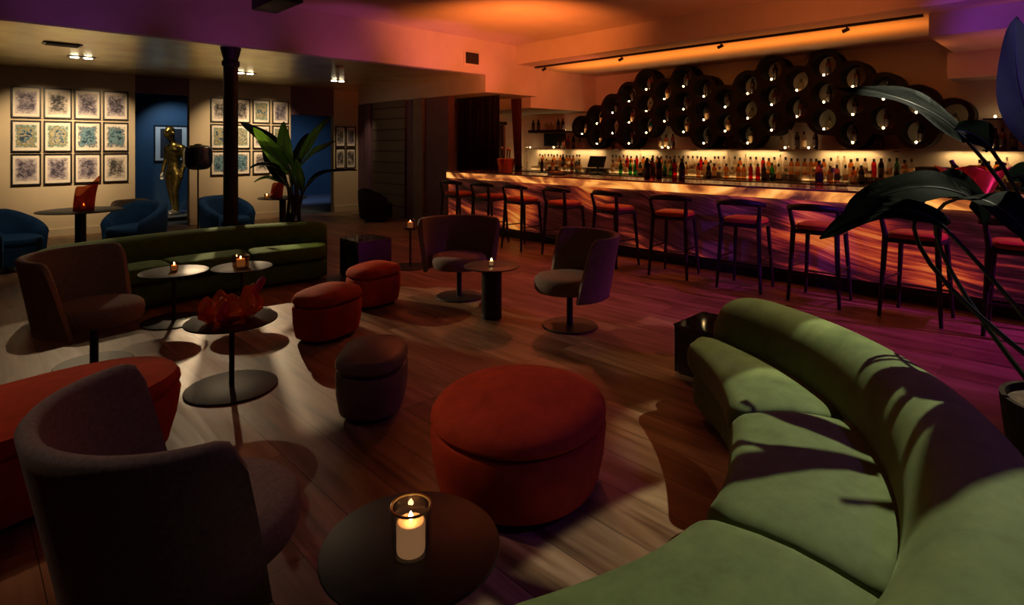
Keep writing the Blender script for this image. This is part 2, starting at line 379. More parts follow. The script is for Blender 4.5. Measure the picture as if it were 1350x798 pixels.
# ------------------------------------------------------------------ ceiling fittings
def downlight(x, y, zc, label, ang=0):
    t = thing('ceiling_downlight', label, 'ceiling light', (x, y, zc), ang, 'twin downlights in the gold ceiling')
    MB().box(-.17, .17, -.075, .075, -.012, -.001, bev=.004).build('housing', M['steel'], t)
    for sx in (-1, 1):
        MB().lathe([(.055, -.016), (.05, -.022), (.02, -.026)], (sx*.08, 0, 0), 20).build('lens', M['lamp'], t)
    return t
for x, y, lb in ((1.40, 10.5, 'twin downlight glowing in the gold ceiling before the large left picture wall'),
                 (3.80, 10.7, 'twin downlight glowing in the gold ceiling just right of the iron column'),
                 (5.56, 10.66, 'twin downlight glowing in the gold ceiling above the potted plant and blue doorway')):
    downlight(x, y, H2, lb)
t = thing('smoke_detector', 'small round white disc on the gold ceiling right of the column', 'smoke detector', (4.6, 8.75, H2))
MB().lathe([(.075, -.001), (.075, -.02), (.06, -.035), (.02, -.04)], (0, 0, 0), 24).build('disc', M['mat_board'], t)
t = thing('air_vent', 'flat rectangular air vent in the gold ceiling at upper left', 'air vent', (1.05, 9.35, H2))
MB().box(-.2, .2, -.11, .11, -.015, -.001, bev=.004).build('frame', M['steel'], t)
for k in range(5): MB().box(-.17, .17, -.09+k*.045-.008, -.09+k*.045+.008, -.024, -.0155).build('slat', M['grille'], t)
t = thing('wall_vent', 'square dark grille in the plaster header between purple and orange light', 'air vent', (6.72, 7.9, 3.13), 0)
MB().box(-.19, .19, -.012, -.001, -.14, .14, bev=.004).build('frame', M['plaster'], t)
MB().box(-.15, .15, -.018, -.0125, -.1, .1).build('grille', M['grille'], t)
for k in range(6): MB().box(-.15, .15, -.024, -.0185, -.09+k*.034, -.078+k*.034).build('slat', M['grille'], t)
# track rail over the bar
t = thing('lighting_track', 'long thin black lighting track on the orange ceiling above the bar', 'track light', (7.95, 4.6, 3.13))
sbx = MB().box(.36, .40, -3.12, 3.25, -.03, .0095).build('rail', M['black'], t)
for yy in (-2.3, -.6, 1.2, 3.0):
    MB().tube([(.38, yy, -.0305), (.38, yy, -.05)], .012, 8).tube([(.38, yy-.03, -.06), (.38, yy+.05, -.085)], [.022, .026], 10).build('spot_head', M['black'], t)
# hanging black speaker near the header
t = thing('ceiling_speaker', 'black box speaker hung from ceiling at the top left', 'speaker', (2.72, 7.05, 3.17))
MB().box(-.15, .15, -.75, .0, 0, .25, bev=.012).build('cabinet', M['black'], t)
MB().tube([(0, -.35, .2505), (0, -.35, .329)], .03, 10).build('bracket', M['black'], t)
MB().box(-.13, .13, .0005, .012, .02, .23, bev=.004).build('grille', M['grille'], t)

# ------------------------------------------------------------------ iron column
t = thing('iron_column', 'dark round iron column rising behind the far green sofa', 'column', (2.71, 8.17, 0))
MB().lathe([(.092, .12), (.092, 2.72)], n=28).build('shaft', M['iron'], t)
MB().lathe([(.15, 0), (.15, .05), (.12, .08), (.1, .12)], n=28).build('base', M['iron'], t)
MB().lathe([(.1, 2.62), (.112, 2.64), (.112, 2.68), (.1, 2.70)], n=28).build('collar', M['iron'], t)
MB().lathe([(.092, 2.72), (.11, 2.78), (.13, 2.869)], n=28).build('capital', M['iron'], t)

# ------------------------------------------------------------------ pictures
def picture_proto(w, h, fw=.022):
    t = thing('framed_print', 'x', 'picture')
    m = MB()
    m.box(-w/2, w/2, -.03, -.002, h/2-fw, h/2); m.box(-w/2, w/2, -.03, -.002, -h/2, -h/2+fw)
    m.box(-w/2, -w/2+fw, -.03, -.002, -h/2+fw, h/2-fw); m.box(w/2-fw, w/2, -.03, -.002, -h/2+fw, h/2-fw)
    m.build('frame', M['frame'], t, smooth=False)
    MB().box(-w/2+fw, w/2-fw, -.014, -.004, -h/2+fw, h/2-fw).build('mat', M['mat_board'], t, smooth=False)
    return t
def add_print(t, w, h, mat):
    MB().box(-w/2, w/2, -.017, -.0145, -h/2, h/2).build('print', mat, t, smooth=False)
protos = {}
def make_pics(cols, rows, xs, zs, w, h, pw, ph, mats, where, group, looks):
    for i in range(rows):
        for j in range(cols):
            p = picture_proto(w, h)
            p.location = (xs[j], Y0, zs[i]); add_print(p, pw, ph, mats[i][j])
            rn = (['top', 'middle', 'bottom'] if rows == 3 else ['upper', 'lower'])[i]
            cn = (['leftmost', 'second from left', 'third from left', 'rightmost'] if cols == 4 else ['left', 'right'])[j]
            p['label'] = f'{looks[i][j]} print, {rn} row {cn}, {where}'
            p['group'] = group
V_, C_, B_, G_ = M['p_violet'], M['p_color'], M['p_blue'], M['p_grey']
make_pics(4, 3, [.925+.415*k for k in range(4)], [2.285, 1.72, 1.165], .385, .525, .28, .38,
          [[V_, G_, V_, V_], [C_, C_, B_, B_], [V_, V_, V_, G_]], 'large left picture wall', 'framed prints on the left picture wall',
          [['violet grey', 'pale grey', 'violet grey', 'deep violet'], ['multicoloured', 'blue and yellow', 'teal and cream', 'dark teal'], ['grey ink', 'grey ink', 'slate grey', 'slate grey']])
make_pics(4, 3, [3.94+.41*k for k in range(4)], [2.29, 1.75, 1.21], .36, .50, .25, .36,
          [[G_, G_, C_, V_], [C_, C_, V_, C_], [B_, B_, G_, B_]], 'picture wall behind the column', 'framed prints behind the iron column',
          [['grey', 'grey', 'brown and blue', 'plum'], ['green grey', 'green grey', 'plum', 'mixed'], ['blue', 'blue', 'grey', 'blue']])
make_pics(2, 2, [6.58, 6.85], [1.78, 1.27], .25, .48, .16, .36, [[G_, V_], [G_, G_]], 'small set by the blue doorway', 'framed prints right of the blue doorway',
          [['dim grey', 'dim violet'], ['grey', 'grey']])
p = picture_proto(.72, .86, .025); p.location = (3.82, 15.6, 1.62); add_print(p, .46, .7, M['p_black'])
p['label'] = 'large black print with cream mat hung behind the golden figure'

# ------------------------------------------------------------------ swivel tub chairs
def arc_profile_chair():
    t = thing('swivel_chair', 'x', 'chair', group='taupe swivel chairs on disc bases')
    # facing +x. seat cushion: D shaped round pad
    n = 40; m = MB()
    def outline(k, g):
        a = 2*PI*k/n
        r = .285 + .012*math.cos(a)
        return ((r+g)*math.cos(a)+.008, (r+g)*.98*math.sin(a))
    rows = []
    for g, z in ((-.06, .305), (-.012, .315), (0, .335), (.006, .38), (0, .415), (-.02, .435), (-.07, .447), (-.2, .452)):
        rows.append([(*outline(k, g), z) for k in range(n)])
    V = m.grid(rows, cv=True); m.cap(V[0][::-1]); m.cap(V[-1])
    m.build('seat', M['boucle'], t)
    # wrap back: shell sweeping behind the seat, flaring outward towards the top
    m = MB(); na, nz, th = 36, 12, .032
    A = math.radians(96)
    outer, inner = [], []
    for i in range(na+1):
        u = -1+2*i/na
        ro, ri = [], []
        for j in range(nz+1):
            v = j/nz
            # rounded upper corners of the wings
            amax = A*(1-.10*v)
            e = abs(u)
            zt = .785
            z0 = .285
            cz = zt - .075*max(0, (e-.90)/.10)**2.2
            z = z0+(cz-z0)*v
            a = PI + u*amax
            r = .335+.062*v**1.1
            bul = .0
            cx = .03-.03*v
            for lst, rr in ((ro, r+th), (ri, r-th*.55)):
                lst.append(Vector((cx+rr*math.cos(a), rr*math.sin(a), z)))
        outer.append(ro); inner.append(ri)
    rows = []
    for i in range(na+1):
        o_, i_ = outer[i], inner[i]
        mid = [(o_[-1]*.75+i_[-1]*.25)+Vector((0, 0, .014)), (o_[-1]*.25+i_[-1]*.75)+Vector((0, 0, .014))]
        bot = [(o_[0]*.3+i_[0]*.7)-Vector((0, 0, .01)), (o_[0]*.7+i_[0]*.3)-Vector((0, 0, .01))]
        rows.append(o_+mid+i_[::-1]+bot)
    V = m.grid(rows, cv=True); m.cap(V[0][::-1]); m.cap(V[-1])
    bmesh.ops.bevel(m.bm, geom=[e for e in m.bm.edges if e.is_manifold and e.calc_face_angle(0) > 1.1], offset=.012, segments=3, affect='EDGES')
    sh = m.build('backrest', M['boucle'], t, ang=60)
    MB().tube([(0, 0, .012), (0, 0, .31)], .027, 16).build('post', M['black'], t)
    MB().lathe([(.232, 0), (.237, .004), (.237, .010), (.232, .014), (.05, .016)], n=48).build('disc_base', M['black'], t)
    MB().lathe([(.11, .285), (.12, .29), (.12, .304)], n=24).build('swivel_plate', M['black'], t)
    return t
ch = arc_profile_chair()
ch.location = (.55, 1.965, 0); ch.rotation_euler.z = math.radians(4)
ch['label'] = 'taupe swivel chair in the left foreground seen from behind, next to the red bench'
dup(ch, (.74, 5.0, 0), math.radians(-40), 'taupe swivel chair at far left, behind the long red bench')
dup(ch, (3.76, 4.62, 0), math.radians(-128), 'taupe swivel chair facing the camera beside the black cylinder table')
dup(ch, (3.83, 3.20, 0), math.radians(150), 'taupe swivel chair turned left, right of the black cylinder table')

# ------------------------------------------------------------------ ottomans
def pebble(k, n, a, b, p):
    th = 2*PI*k/n
    c, s_ = math.cos(th), math.sin(th)
    return (a*abs(c)**(2/p)*(1 if c >= 0 else -1), b*abs(s_)**(2/p)*(1 if s_ >= 0 else -1))
def ottoman(label, loc, rz, a, b, h, mat, p=2.3, group=None, lid=.10, dome=.05, taper=.93):
    t = thing('ottoman', label, 'ottoman', loc, rz, group)
    n = 56
    def ring(g, z, sc_=1):
        out = []
        for k in range(n):
            x, y = pebble(k, n, a, b, p); l = math.hypot(x, y)
            f = (l+g)/l*sc_
            out.append((x*f, y*f, z))
        return out
    zl = h-lid
    m = MB(); V = m.grid([ring(-.03, .03, taper), ring(-.008, .04, taper), ring(0, .07, taper), ring(.004, zl*.5, (1+taper)/2), ring(0, zl-.035), ring(-.008, zl-.016), ring(-.03, zl-.008)], cv=True)
    m.cap(V[0][::-1]); m.cap(V[-1]); m.build('body', mat, t)
    m = MB(); rows = [ring(-.035, zl-.006), ring(-.012, zl+.002), ring(0, zl+.02), ring(-.004, zl+.045), ring(-.022, zl+.07)]
    for q in (.16, .3, .5, .7, .9): rows.append(ring(-.022, zl+.07+(h-zl-.07+dome)*(1-(1-q)**2), 1-q))
    V = m.grid(rows, cv=True); m.cap(V[0][::-1]); m.cap(V[-1]); m.build('cushion', mat, t)
    m = MB(); V = m.grid([ring(-.05, 0, taper), ring(-.05, .034, taper)], cv=True); m.cap(V[0][::-1]); m.cap(V[-1]); m.build('plinth', M['black'], t)
    return t
RO = 'rust red velvet ottomans'
ottoman('large round rust red velvet ottoman in the middle foreground, by the green sofa', (1.90, 1.89, 0), math.radians(20), .43, .39, .42, M['red_velvet'], 2.15, RO, .11, .03)
ottoman('small grey leather ottoman behind the foreground candle table', (1.80, 3.02, 0), math.radians(48), .275, .20, .37, M['grey_leather'], 2.6, None, .09, .02)
ottoman('small rust red ottoman with orange lit top, in front of another', (2.22, 4.42, 0), math.radians(20), .29, .215, .40, M['red_velvet'], 2.6, RO, .10, .025)
ottoman('small rust red ottoman standing by the black mirrored cube', (2.98, 4.98, 0), math.radians(8), .27, .2, .40, M['red_velvet'], 2.6, RO, .10, .025)
ottoman('long oval rust red bench ottoman at the left edge', (.18, 3.38, 0), math.radians(14), .72, .37, .42, M['red_velvet'], 2.4, RO, .10, .02)

# ------------------------------------------------------------------ pedestal tables
def pedestal_table(label, loc, h, r, rb, post=.016, group='round black pedestal tables', cyl=False, mat=None):
    t = thing('pedestal_table', label, 'table', loc, 0, group)
    MB().lathe([(r-.006, h-.012), (r, h-.009), (r, h-.003), (r-.005, h)], n=64).build('tabletop', mat or M['table_black'], t)
    if cyl:
        MB().lathe([(rb, .003), (rb, h-.0125)], n=40).build('pedestal', M['black'], t)
        MB().lathe([(rb+.004, 0), (rb+.004, .003)], n=40).build('foot_ring', M['black'], t)
    else:
        MB().tube([(0, 0, .0125), (0, 0, h-.0125)], post, 16).build('post', M['black'], t)
        MB().lathe([(rb-.005, 0), (rb, .003), (rb, .009), (rb-.006, .012), (.03, .0124)], n=56).build('disc_base', M['black'], t)
        MB().lathe([(.07, h-.02), (.08, h-.0125)], n=24).build('top_plate', M['black'], t)
    return t
pedestal_table('round black table with large glass candle in the foreground', (.915, 1.335, 0), .45, .246, .24)
pedestal_table('round black table carrying the amber glass bowl', (1.30, 3.90, 0), .44, .275, .275)
pedestal_table('round black table with small candle, leftmost before the far green sofa', (1.43, 5.74, 0), .445, .275, .26)
pedestal_table('round black table with square candle, right one before the far green sofa', (1.93, 5.52, 0), .445, .26, .26)
pedestal_table('tiny round candle stand with thin stem behind the mirrored cube', (4.24, 6.20, 0), .50, .09, .245, .013)
pedestal_table('black table on a thick cylinder between two swivel chairs', (3.52, 3.86, 0), .47, .25, .092, cyl=True)
pedestal_table('tall round black table with orange vase before the left picture wall', (1.20, 9.06, 0), .74, .46, .3, .06, group='tall tables before the picture walls')
pedestal_table('tall round black table behind the leafy plant', (3.78, 9.05, 0), .74, .37, .33, .05, group='tall tables before the picture walls')

# ------------------------------------------------------------------ candles
def votive(name, label, loc, r=.042, h=.085, wh=.045, square=False, group='lit votive candles on the lounge tables', glass=None):
    t = thing(name, label, 'candle', loc, 0, group)
    if square:
        m = MB(); m.box(-r, r, -r, r, 0, .008, bev=.003)
        for a0 in range(4):
            mt = Matrix.Rotation(a0*PI/2, 4, 'Z'); m.box(r-.005, r, -r, r-.005, .0085, h, mat=mt)
        m.build('glass', glass or M['smoke_clear'], t, smooth=False)
    else:
        MB().lathe([(r*.9, 0), (r, .006), (r, h), (r-.004, h+.002), (r-.006, h-.002), (r-.006, .008), (.004, .007)], n=36).build('glass', glass or M['smoke_clear'], t)
    w = r*.70
    MB().lathe([(w*.97, .0085), (w, .014), (w, wh), (w*.9, wh+.002), (w*.4, wh-.003)], n=28).build('wax', M['wax'], t)
    MB().lathe([(.001, 0), (.006, .004), (.007, .009), (.004, .017), (.0005, .024)], (0, 0, wh+.004), 12).build('flame', M['flame'], t)
    return t
t = votive('glass_candle', 'lit pillar candle in a clear glass cylinder on the foreground table', (.893, 1.303, .45), .055, .128, .086, glass=M['clear'])
MB().tube([(.0525*math.cos(a*PI/18), .0525*math.sin(a*PI/18), .129) for a in range(37)], .0035, 8).build('rim', plain('candlelit_rim', (.8, .5, .2), .3, metal=.5), t)  # golden candle glow on the glass rim put into its colour
votive('votive_candle', 'small lit votive on the leftmost table before the far sofa', (1.43, 5.74, .445), .033, .075, .05)
votive('votive_candle', 'square lit votive on the right table before the far sofa', (1.91, 5.50, .445), .055, .11, .075, True)
votive('votive_candle', 'lit votive on the thin-stemmed candle stand', (4.24, 6.20, .50), .055, .12, .075)
votive('votive_candle', 'small lit votive on the black cylinder table', (3.50, 3.84, .47), .024, .06, .045, glass=M['clear'])
votive('votive_candle', 'lit votive inside the orange wrap vase before the left picture wall', (1.22, 8.97, .755), .05, .07, .045)
votive('votive_candle', 'lit votive on the table behind the leafy plant', (3.52, 9.02, .74), .04, .07, .045)
votive('votive_candle', 'tiny lit votive on the black cube at the sofa end', (3.64, 1.77, .335), .022, .05, .035, glass=M['clear'])

# ------------------------------------------------------------------ art glass
def art_bowl():
    t = thing('art_glass_bowl', 'wavy amber and magenta glass bowl with upright horn on black table', 'bowl', (1.29, 3.89, .44), math.radians(20))
    m = MB(); n = 64; rows = []
    prof = ((.07, .0), (.10, .008), (.135, .03), (.16, .06), (.168, .09), (.155, .12), (.135, .14), (.115, .145), (.10, .13), (.085, .09), (.05, .06), (.004, .05))
    for j, (r0, z0) in enumerate(prof):
        row = []
        for k in range(n):
            a = 2*PI*k/n
            ri = abs(math.sin(4.5*a+.5*math.sin(2*a)+z0*9))
            w = 1+(.02 if j < 2 else .13)*(ri-.5)+.06*math.sin(3*a+1)*(j > 1)
            z = z0+(.028*math.sin(5*a+1)+.018*math.sin(9*a))*(z0/.14)**2*(j > 3)*(j < 10)
            row.append((r0*w*1.08*math.cos(a), r0*w*.92*math.sin(a), z))
        rows.append(row)
    V = m.grid(rows, cv=True); m.cap(V[0][::-1]); m.cap(V[-1]); m.build('bowl', M['amber_glass'], t, ang=25)
    MB().tube([(.10, -.07, .12), (.125, -.085, .175), (.155, -.10, .225), (.17, -.105, .25)], [.022, .027, .026, .014], 10).build('horn', M['magenta_glass'], t)
    MB().tube([(.13, .01, .12), (.155, .0, .16), (.175, -.01, .195)], [.022, .027, .012], 10).build('horn', M['amber_glass'], t)
    for a in range(7):
        q_ = a*.9+.2
        MB().tube([(.128*math.cos(q_), .11*math.sin(q_), .02), (.172*math.cos(q_), .146*math.sin(q_), .065), (.178*math.cos(q_+.12), .15*math.sin(q_+.12), .10), (.150*math.cos(q_+.2), .128*math.sin(q_+.2), .155)], [.018, .034, .033, .010], 9).build('lobe', M['magenta_glass'] if a % 3 == 1 else M['amber_glass'], t, ang=20)
art_bowl()
def wrap_vase(label, loc, rz, s=1):
    t = thing('wrap_vase', label, 'vase', loc, rz, 'orange folded glass vases')
    m = MB(); rows = []; n = 40
    for j in range(15):
        v = j/14; row = []
        for k in range(n):
            a = 2*PI*k/n
            r = (.115+.022*v*v)*s*(1+.10*v*math.cos(a))
            zt = (.31+.11*math.cos(a)+.025*math.sin(2*a)+.02*math.cos(3*a))*s
            row.append((r*math.cos(a)+.04*v*v*s, r*math.sin(a)*.9, .004+zt*v))
        rows.append(row)
    V = m.grid(rows, cv=True); m.cap(V[0][::-1]); m.build('shell', M['orange_glass'], t, solid=.008)
    MB().lathe([(.10*s, 0), (.11*s, .0035)], n=30).build('foot', M['orange_glass'], t)
    return t
wrap_vase('tall folded orange glass vase glowing on the left tall table', (1.22, 8.97, .74), math.radians(-40))
wrap_vase('folded orange glass vase beside candle behind the plant', (3.66, 9.0, .74), math.radians(-40), .8)

# ------------------------------------------------------------------ black mirrored cubes
def cube_table(label, loc, s, h):
    t = thing('cube_table', label, 'side table', loc, 0, 'black mirrored cube tables')
    MB().box(0, s, 0, s, .012, h-.012, bev=.003).build('body', M['mirror_black'], t, smooth=False)
    MB().box(-.004, s+.004, -.004, s+.004, h-.0115, h, bev=.002).build('top', M['mirror_black'], t, smooth=False)
    MB().box(.02, s-.02, .02, s-.02, 0, .0115).build('plinth', M['black'], t, smooth=False)
cube_table('black mirrored cube table at the right end of the far green sofa', (3.36, 5.95, 0), .44, .45)
cube_table('black mirrored cube table at the far end of the foreground green sofa', (3.55, 1.62, 0), .42, .335)
for dx, dy, hh, lb in ((.12, .16, .09, 'empty clear glass tumbler on the far black cube, nearest its left corner'), (.24, .2, .11, 'taller clear glass tumbler on the far black cube')):
    t = thing('drinking_glass', lb, 'glass', (3.36+dx, 5.95+dy, .45), 0, 'tumblers on the far cube table')
    MB().lathe([(.026, 0), (.032, .004), (.036, hh), (.033, hh), (.029, .01), (.003, .01)], n=24).build('bowl', M['clear'], t)

# ------------------------------------------------------------------ curved sofas
def lerp(a, b, t): return a+(b-a)*t
def sweep(m, cx, cy, a0, a1, prof, n=40, end=.10, R=1.5, e0=True, e1=True):
    rows = []
    for i in range(n+1):
        # denser sampling near both ends
        u = .5-.5*math.cos(PI*i/n)
        a = lerp(a0, a1, u); P = prof(u)
        d0, d1 = abs(a-a0)*R, abs(a1-a)*R
        s_ = 1
        if e0 and d0 < end: s_ = min(s_, .72+.28*math.sqrt(max(0, 1-(1-d0/end)**2)))
        if e1 and d1 < end: s_ = min(s_, .72+.28*math.sqrt(max(0, 1-(1-d1/end)**2)))
        mr = sum(p[0] for p in P)/len(P); mz = sum(p[1] for p in P)/len(P)
        rows.append([(cx+(mr+(r-mr)*s_)*math.cos(a), cy+(mr+(r-mr)*s_)*math.sin(a), mz+(z-mz)*s_) for r, z in P])
    V = m.grid(rows, cv=True)
    for row in (rows[0], rows[-1]): pass
    m.cap(V[0][::-1]); m.cap(V[-1])
def rrect(r0, r1, z0, z1, c, top_tilt=0, crown=0, n=5):
    out = []
    for (x, z, q) in ((r1-c, z0+c, -.5), (r1-c, z1-c, 0), (r0+c, z1-c, .5), (r0+c, z0+c, 1)):
        for k in range(n+1):
            a = (q+.5*k/n)*PI
            out.append((x+c*math.cos(a), z+c*math.sin(a)+(top_tilt*(1-(x-r0)/(r1-r0)) if z > (z0+z1)/2 else 0)))
        if q == 0:
            for f in (.25, .5, .75):
                out.append((lerp(r1-c, r0+c, f), z1+top_tilt*f+crown*math.sin(PI*f)))
    return out
def curved_sofa(label, cx, cy, dirs, Rseat0, Rseat1, Rback, seams, mat, group, seat_h=.42, back_h=.66, taper=(.26, .26)):
    a0, a1 = dirs
    t = thing('curved_sofa', label, 'sofa', (cx, cy, 0), 0, group)
    def front(a):    # inner (front) radius of the seat: the ends taper into a crescent
        u = (a-a0)/(a1-a0)
        f = 0
        if u < .36: f = taper[0]*(1-u/.36)**1.7
        if u > .64: f = taper[1]*((u-.64)/.36)**1.7
        return Rseat0+f
    m = MB()
    sweep(m, 0, 0, a0, a1, lambda u: rrect(front(lerp(a0, a1, u))+.05, Rseat1+.02, .035, .245, .05), 60, .16, Rseat1)
    m.build('base', mat, t)
    m = MB()
    sweep(m, 0, 0, lerp(a0, a1, .03), lerp(a0, a1, .97), lambda u: rrect(front(lerp(a0, a1, u))+.14, Rback-.1, 0, .034, .01), 40, .1, Rseat1)
    m.build('plinth', M['black'], t)
    for i in range(len(seams)-1):
        s0, s1 = seams[i], seams[i+1]
        g = .004*(1 if s1 > s0 else -1)
        m = MB()
        sweep(m, 0, 0, s0+g, s1-g, lambda u: rrect(front(lerp(s0, s1, u))-.01, Rseat1+.05, .252, seat_h, .07, .012, .022), 40, .09, (Rseat0+Rseat1)/2)
        m.build('seat_cushion', mat, t)
    # back: thick rounded roll leaning outwards
    def bp(u):
        w = Rback-Rseat1
        return [(Rseat1+.045, .25), (Rseat1-.015, .40), (Rseat1-.01, .46), (Rseat1+.02, .54), (Rseat1+.06, back_h-.06), (Rseat1+.11, back_h-.018), (Rseat1+.19, back_h), (Rseat1+.28, back_h-.012),
                (Rback-.05, back_h-.055), (Rback-.005, back_h-.13), (Rback+.01, .42), (Rback-.005, .25), (Rback-.03, .08), (Rback-.07, .035), (Rseat1+.12, .035), (Rseat1+.06, .06)]
    m = MB()
    sweep(m, 0, 0, a0, a1, bp, 72, .26, Rback)
    bk = m.build('backrest', mat, t, ang=70)
    md = bk.modifiers.new('soft', 'SUBSURF'); md.levels = 1; md.render_levels = 1
    return t
D = math.radians
curved_sofa('large curved olive green velvet sofa in the right foreground', 1.64, 2.0, (D(-13), D(-160)), 1.13, 1.64, 2.02,
            [D(-13), D(-50), D(-88), D(-126), D(-160)], M['green_velvet'], 'curved green velvet sofas', taper=(.30, .2))
curved_sofa('dark green curved velvet sofa in the middle distance before the iron column', 1.98, 4.0, (D(63), D(119)), 2.3, 2.78, 3.14,
            [D(63), D(82), D(100), D(119)], M['forest_velvet'], 'curved green velvet sofas', seat_h=.40, back_h=.64, taper=(.15, .15))

# ------------------------------------------------------------------ blue tub armchairs
def tub_chair(name, label, loc, rz, mat, group, s=1):
    t = thing(name, label, 'armchair', loc, rz, group)
    m = MB(); na, rows = 40, []
    A = D(128)
    for i in range(na+1):
        u = -1+2*i/na; a = PI+u*A
        e = abs(u)
        top = (.74-.24*max(0, (e-.35)/.65)**1.3)
        r1 = .38+.02*math.cos(a)
        def P(r, z): return (r*math.cos(a), r*math.sin(a)*1.02, z)
        rows.append([P(r1-.10, .10), P(r1-.03, .06), P(r1+.0, .12), P(r1+.025, .4), P(r1+.035, top-.06), P(r1+.02, top-.015), P(r1-.02, top), P(r1-.06, top-.015), P(r1-.085, top-.06), P(r1-.11, .42), P(r1-.12, .3)])
    V = m.grid(rows, cv=True); m.cap(V[0][::-1]); m.cap(V[-1])
    m.build('shell', mat, t, ang=60)
    m = MB(); n = 40; rows = []
    for g, z in ((-.05, .065), (0, .08), (.0, .30)):
        rows.append([((.35+g)*math.cos(2*PI*k/n)+.035, (.33+g)*math.sin(2*PI*k/n), z) for k in range(n)])
    V = m.grid(rows, cv=True); m.cap(V[0][::-1]); m.cap(V[-1]); m.build('base', mat, t)
    m = MB(); rows = []
    for g, z in ((-.03, .302), (-.01, .32), (.0, .36), (-.015, .40), (-.05, .418), (-.15, .43)):
        rows.append([((.35+g)*math.cos(2*PI*k/n)*1.0+.045, (.30+g)*math.sin(2*PI*k/n), z) for k in range(n)])
    V = m.grid(rows, cv=True); m.cap(V[0][::-1]); m.cap(V[-1]); m.build('seat_cushion', mat, t)
    for sx, sy in ((.2, .2), (.2, -.2), (-.2, .2), (-.2, -.2)):
        MB().tube([(sx, sy, 0), (sx, sy, .065)], [.016, .02], 10).build('foot', M['black'], t)
    t.scale = (s, s, s)
    return t
BG = 'petrol blue tub armchairs before the picture walls'
tub_chair('tub_armchair', 'blue velvet tub armchair at the left edge of the room', (.52, 9.62, 0), D(-45), M['blue_velvet'], BG)
tub_chair('tub_armchair', 'blue velvet tub armchair right of the left tall table', (1.93, 9.72, 0), D(-150), M['blue_velvet'], BG)
tub_chair('tub_armchair', 'blue velvet tub armchair behind the iron column', (3.22, 9.9, 0), D(-70), M['blue_velvet'], BG)
tub_chair('tub_armchair', 'pale cream tub armchair back showing before the blue recess', (2.28, 11.5, 0), D(-80), M['cream_cloth'], None, .86)
tub_chair('tub_armchair', 'low black armchair in the dark corner by the panelled wall', (6.35, 10.55, 0), D(-35), M['black_cloth'], None, .9)

# ------------------------------------------------------------------ floor lamp
t = thing('floor_lamp', 'floor lamp with round dark blue shade beside the golden figure', 'lamp', (2.79, 9.87, 0))
MB().lathe([(.15, 0), (.155, .006), (.15, .02), (.03, .025)], n=36).build('base', M['black'], t)
MB().tube([(0, 0, .02), (0, 0, 1.2)], .012, 12).build('stem', M['black'], t)
MB().lathe([(.05, 1.18), (.14, 1.195), (.19, 1.235), (.205, 1.30), (.205, 1.46), (.19, 1.525), (.14, 1.56), (.05, 1.572)], n=40).build('shade', plain('gloss_navy_shade', (.014, .018, .04), .18, spec=.8), t)
MB().lathe([(.05, 1.571), (.05, 1.585), (.02, 1.59)], n=20).build('finial', M['steel'], t)

# ------------------------------------------------------------------ golden figure on plinth
t = thing('display_plinth', 'low dark plinth under the golden figure', 'plinth', (3.42, 13.75, .006))
MB().box(-.5, .55, -.42, .42, .0, .075, bev=.008).build('base', M['black'], t, smooth=False)
MB().box(-.53, .58, -.45, .45, .0755, .1, bev=.006).build('slab', plain('grey_slab', (.2, .22, .26), .6), t, smooth=False)
def skin(name, verts, edges, mat, parent, root=0, sub=2):
    me = bpy.data.meshes.new(name); me.from_pydata([v[:3] for v in verts], edges, [])
    o = bpy.data.objects.new(name, me); COL.objects.link(o)
    md = o.modifiers.new('skin', 'SKIN'); md.use_smooth_shade = True
    o.modifiers.new('sub', 'SUBSURF').levels = sub; o.modifiers['sub'].render_levels = sub
    sv = me.skin_vertices[0].data
    for i, v in enumerate(verts):
        sv[i].radius = v[3] if isinstance(v[3], tuple) else (v[3], v[3]); sv[i].use_root = (i == root)
    dg = bpy.context.evaluated_depsgraph_get()
    nm = bpy.data.meshes.new_from_object(o.evaluated_get(dg)); bpy.data.objects.remove(o)
    nm.shade_smooth(); nm.materials.clear(); nm.materials.append(mat)
    r = bpy.data.objects.new(name, nm); COL.objects.link(r)
    if parent: r.parent = parent
    return r
FZ = .106
fig = thing('golden_statue', 'life-size golden figure with bowed head standing on the low plinth', 'statue', (3.42, 13.75, FZ), D(205))
fig.scale = (1.12, 1.12, 1.03)
vs = [(0, 0, .93, (.15, .12)),        # pelvis
      (0, 0, 1.08, (.13, .105)), (.0, 0, 1.24, (.155, .125)), (-.01, 0, 1.37, (.14, .12)), (.02, 0, 1.475, (.065, .065)),
      (.055, 0, 1.555, (.058, .058)), (.085, 0, 1.625, (.085, .095)), (.092, 0, 1.69, (.092, .106)), (.088, 0, 1.735, (.088, .100)),
      (-.015, .10, 1.39, .09), (-.02, .185, 1.375, .075), (-.03, .25, 1.14, .055), (.05, .275, .875, .04),
      (-.015, -.10, 1.39, .09), (-.02, -.185, 1.375, .075), (-.04, -.25, 1.14, .055), (.02, -.275, .875, .04),
      (.0, .105, .82, .11), (.07, .11, .49, .075), (.03, .11, .04, .05),
      (.0, -.105, .82, .11), (-.03, -.11, .49, .075), (-.11, -.11, .04, .05)]
es = [(0, 1), (1, 2), (2, 3), (3, 4), (4, 5), (5, 6), (6, 7), (7, 8), (3, 9), (9, 10), (10, 11), (11, 12), (3, 13), (13, 14), (14, 15), (15, 16),
      (0, 17), (17, 18), (18, 19), (0, 20), (20, 21), (21, 22)]
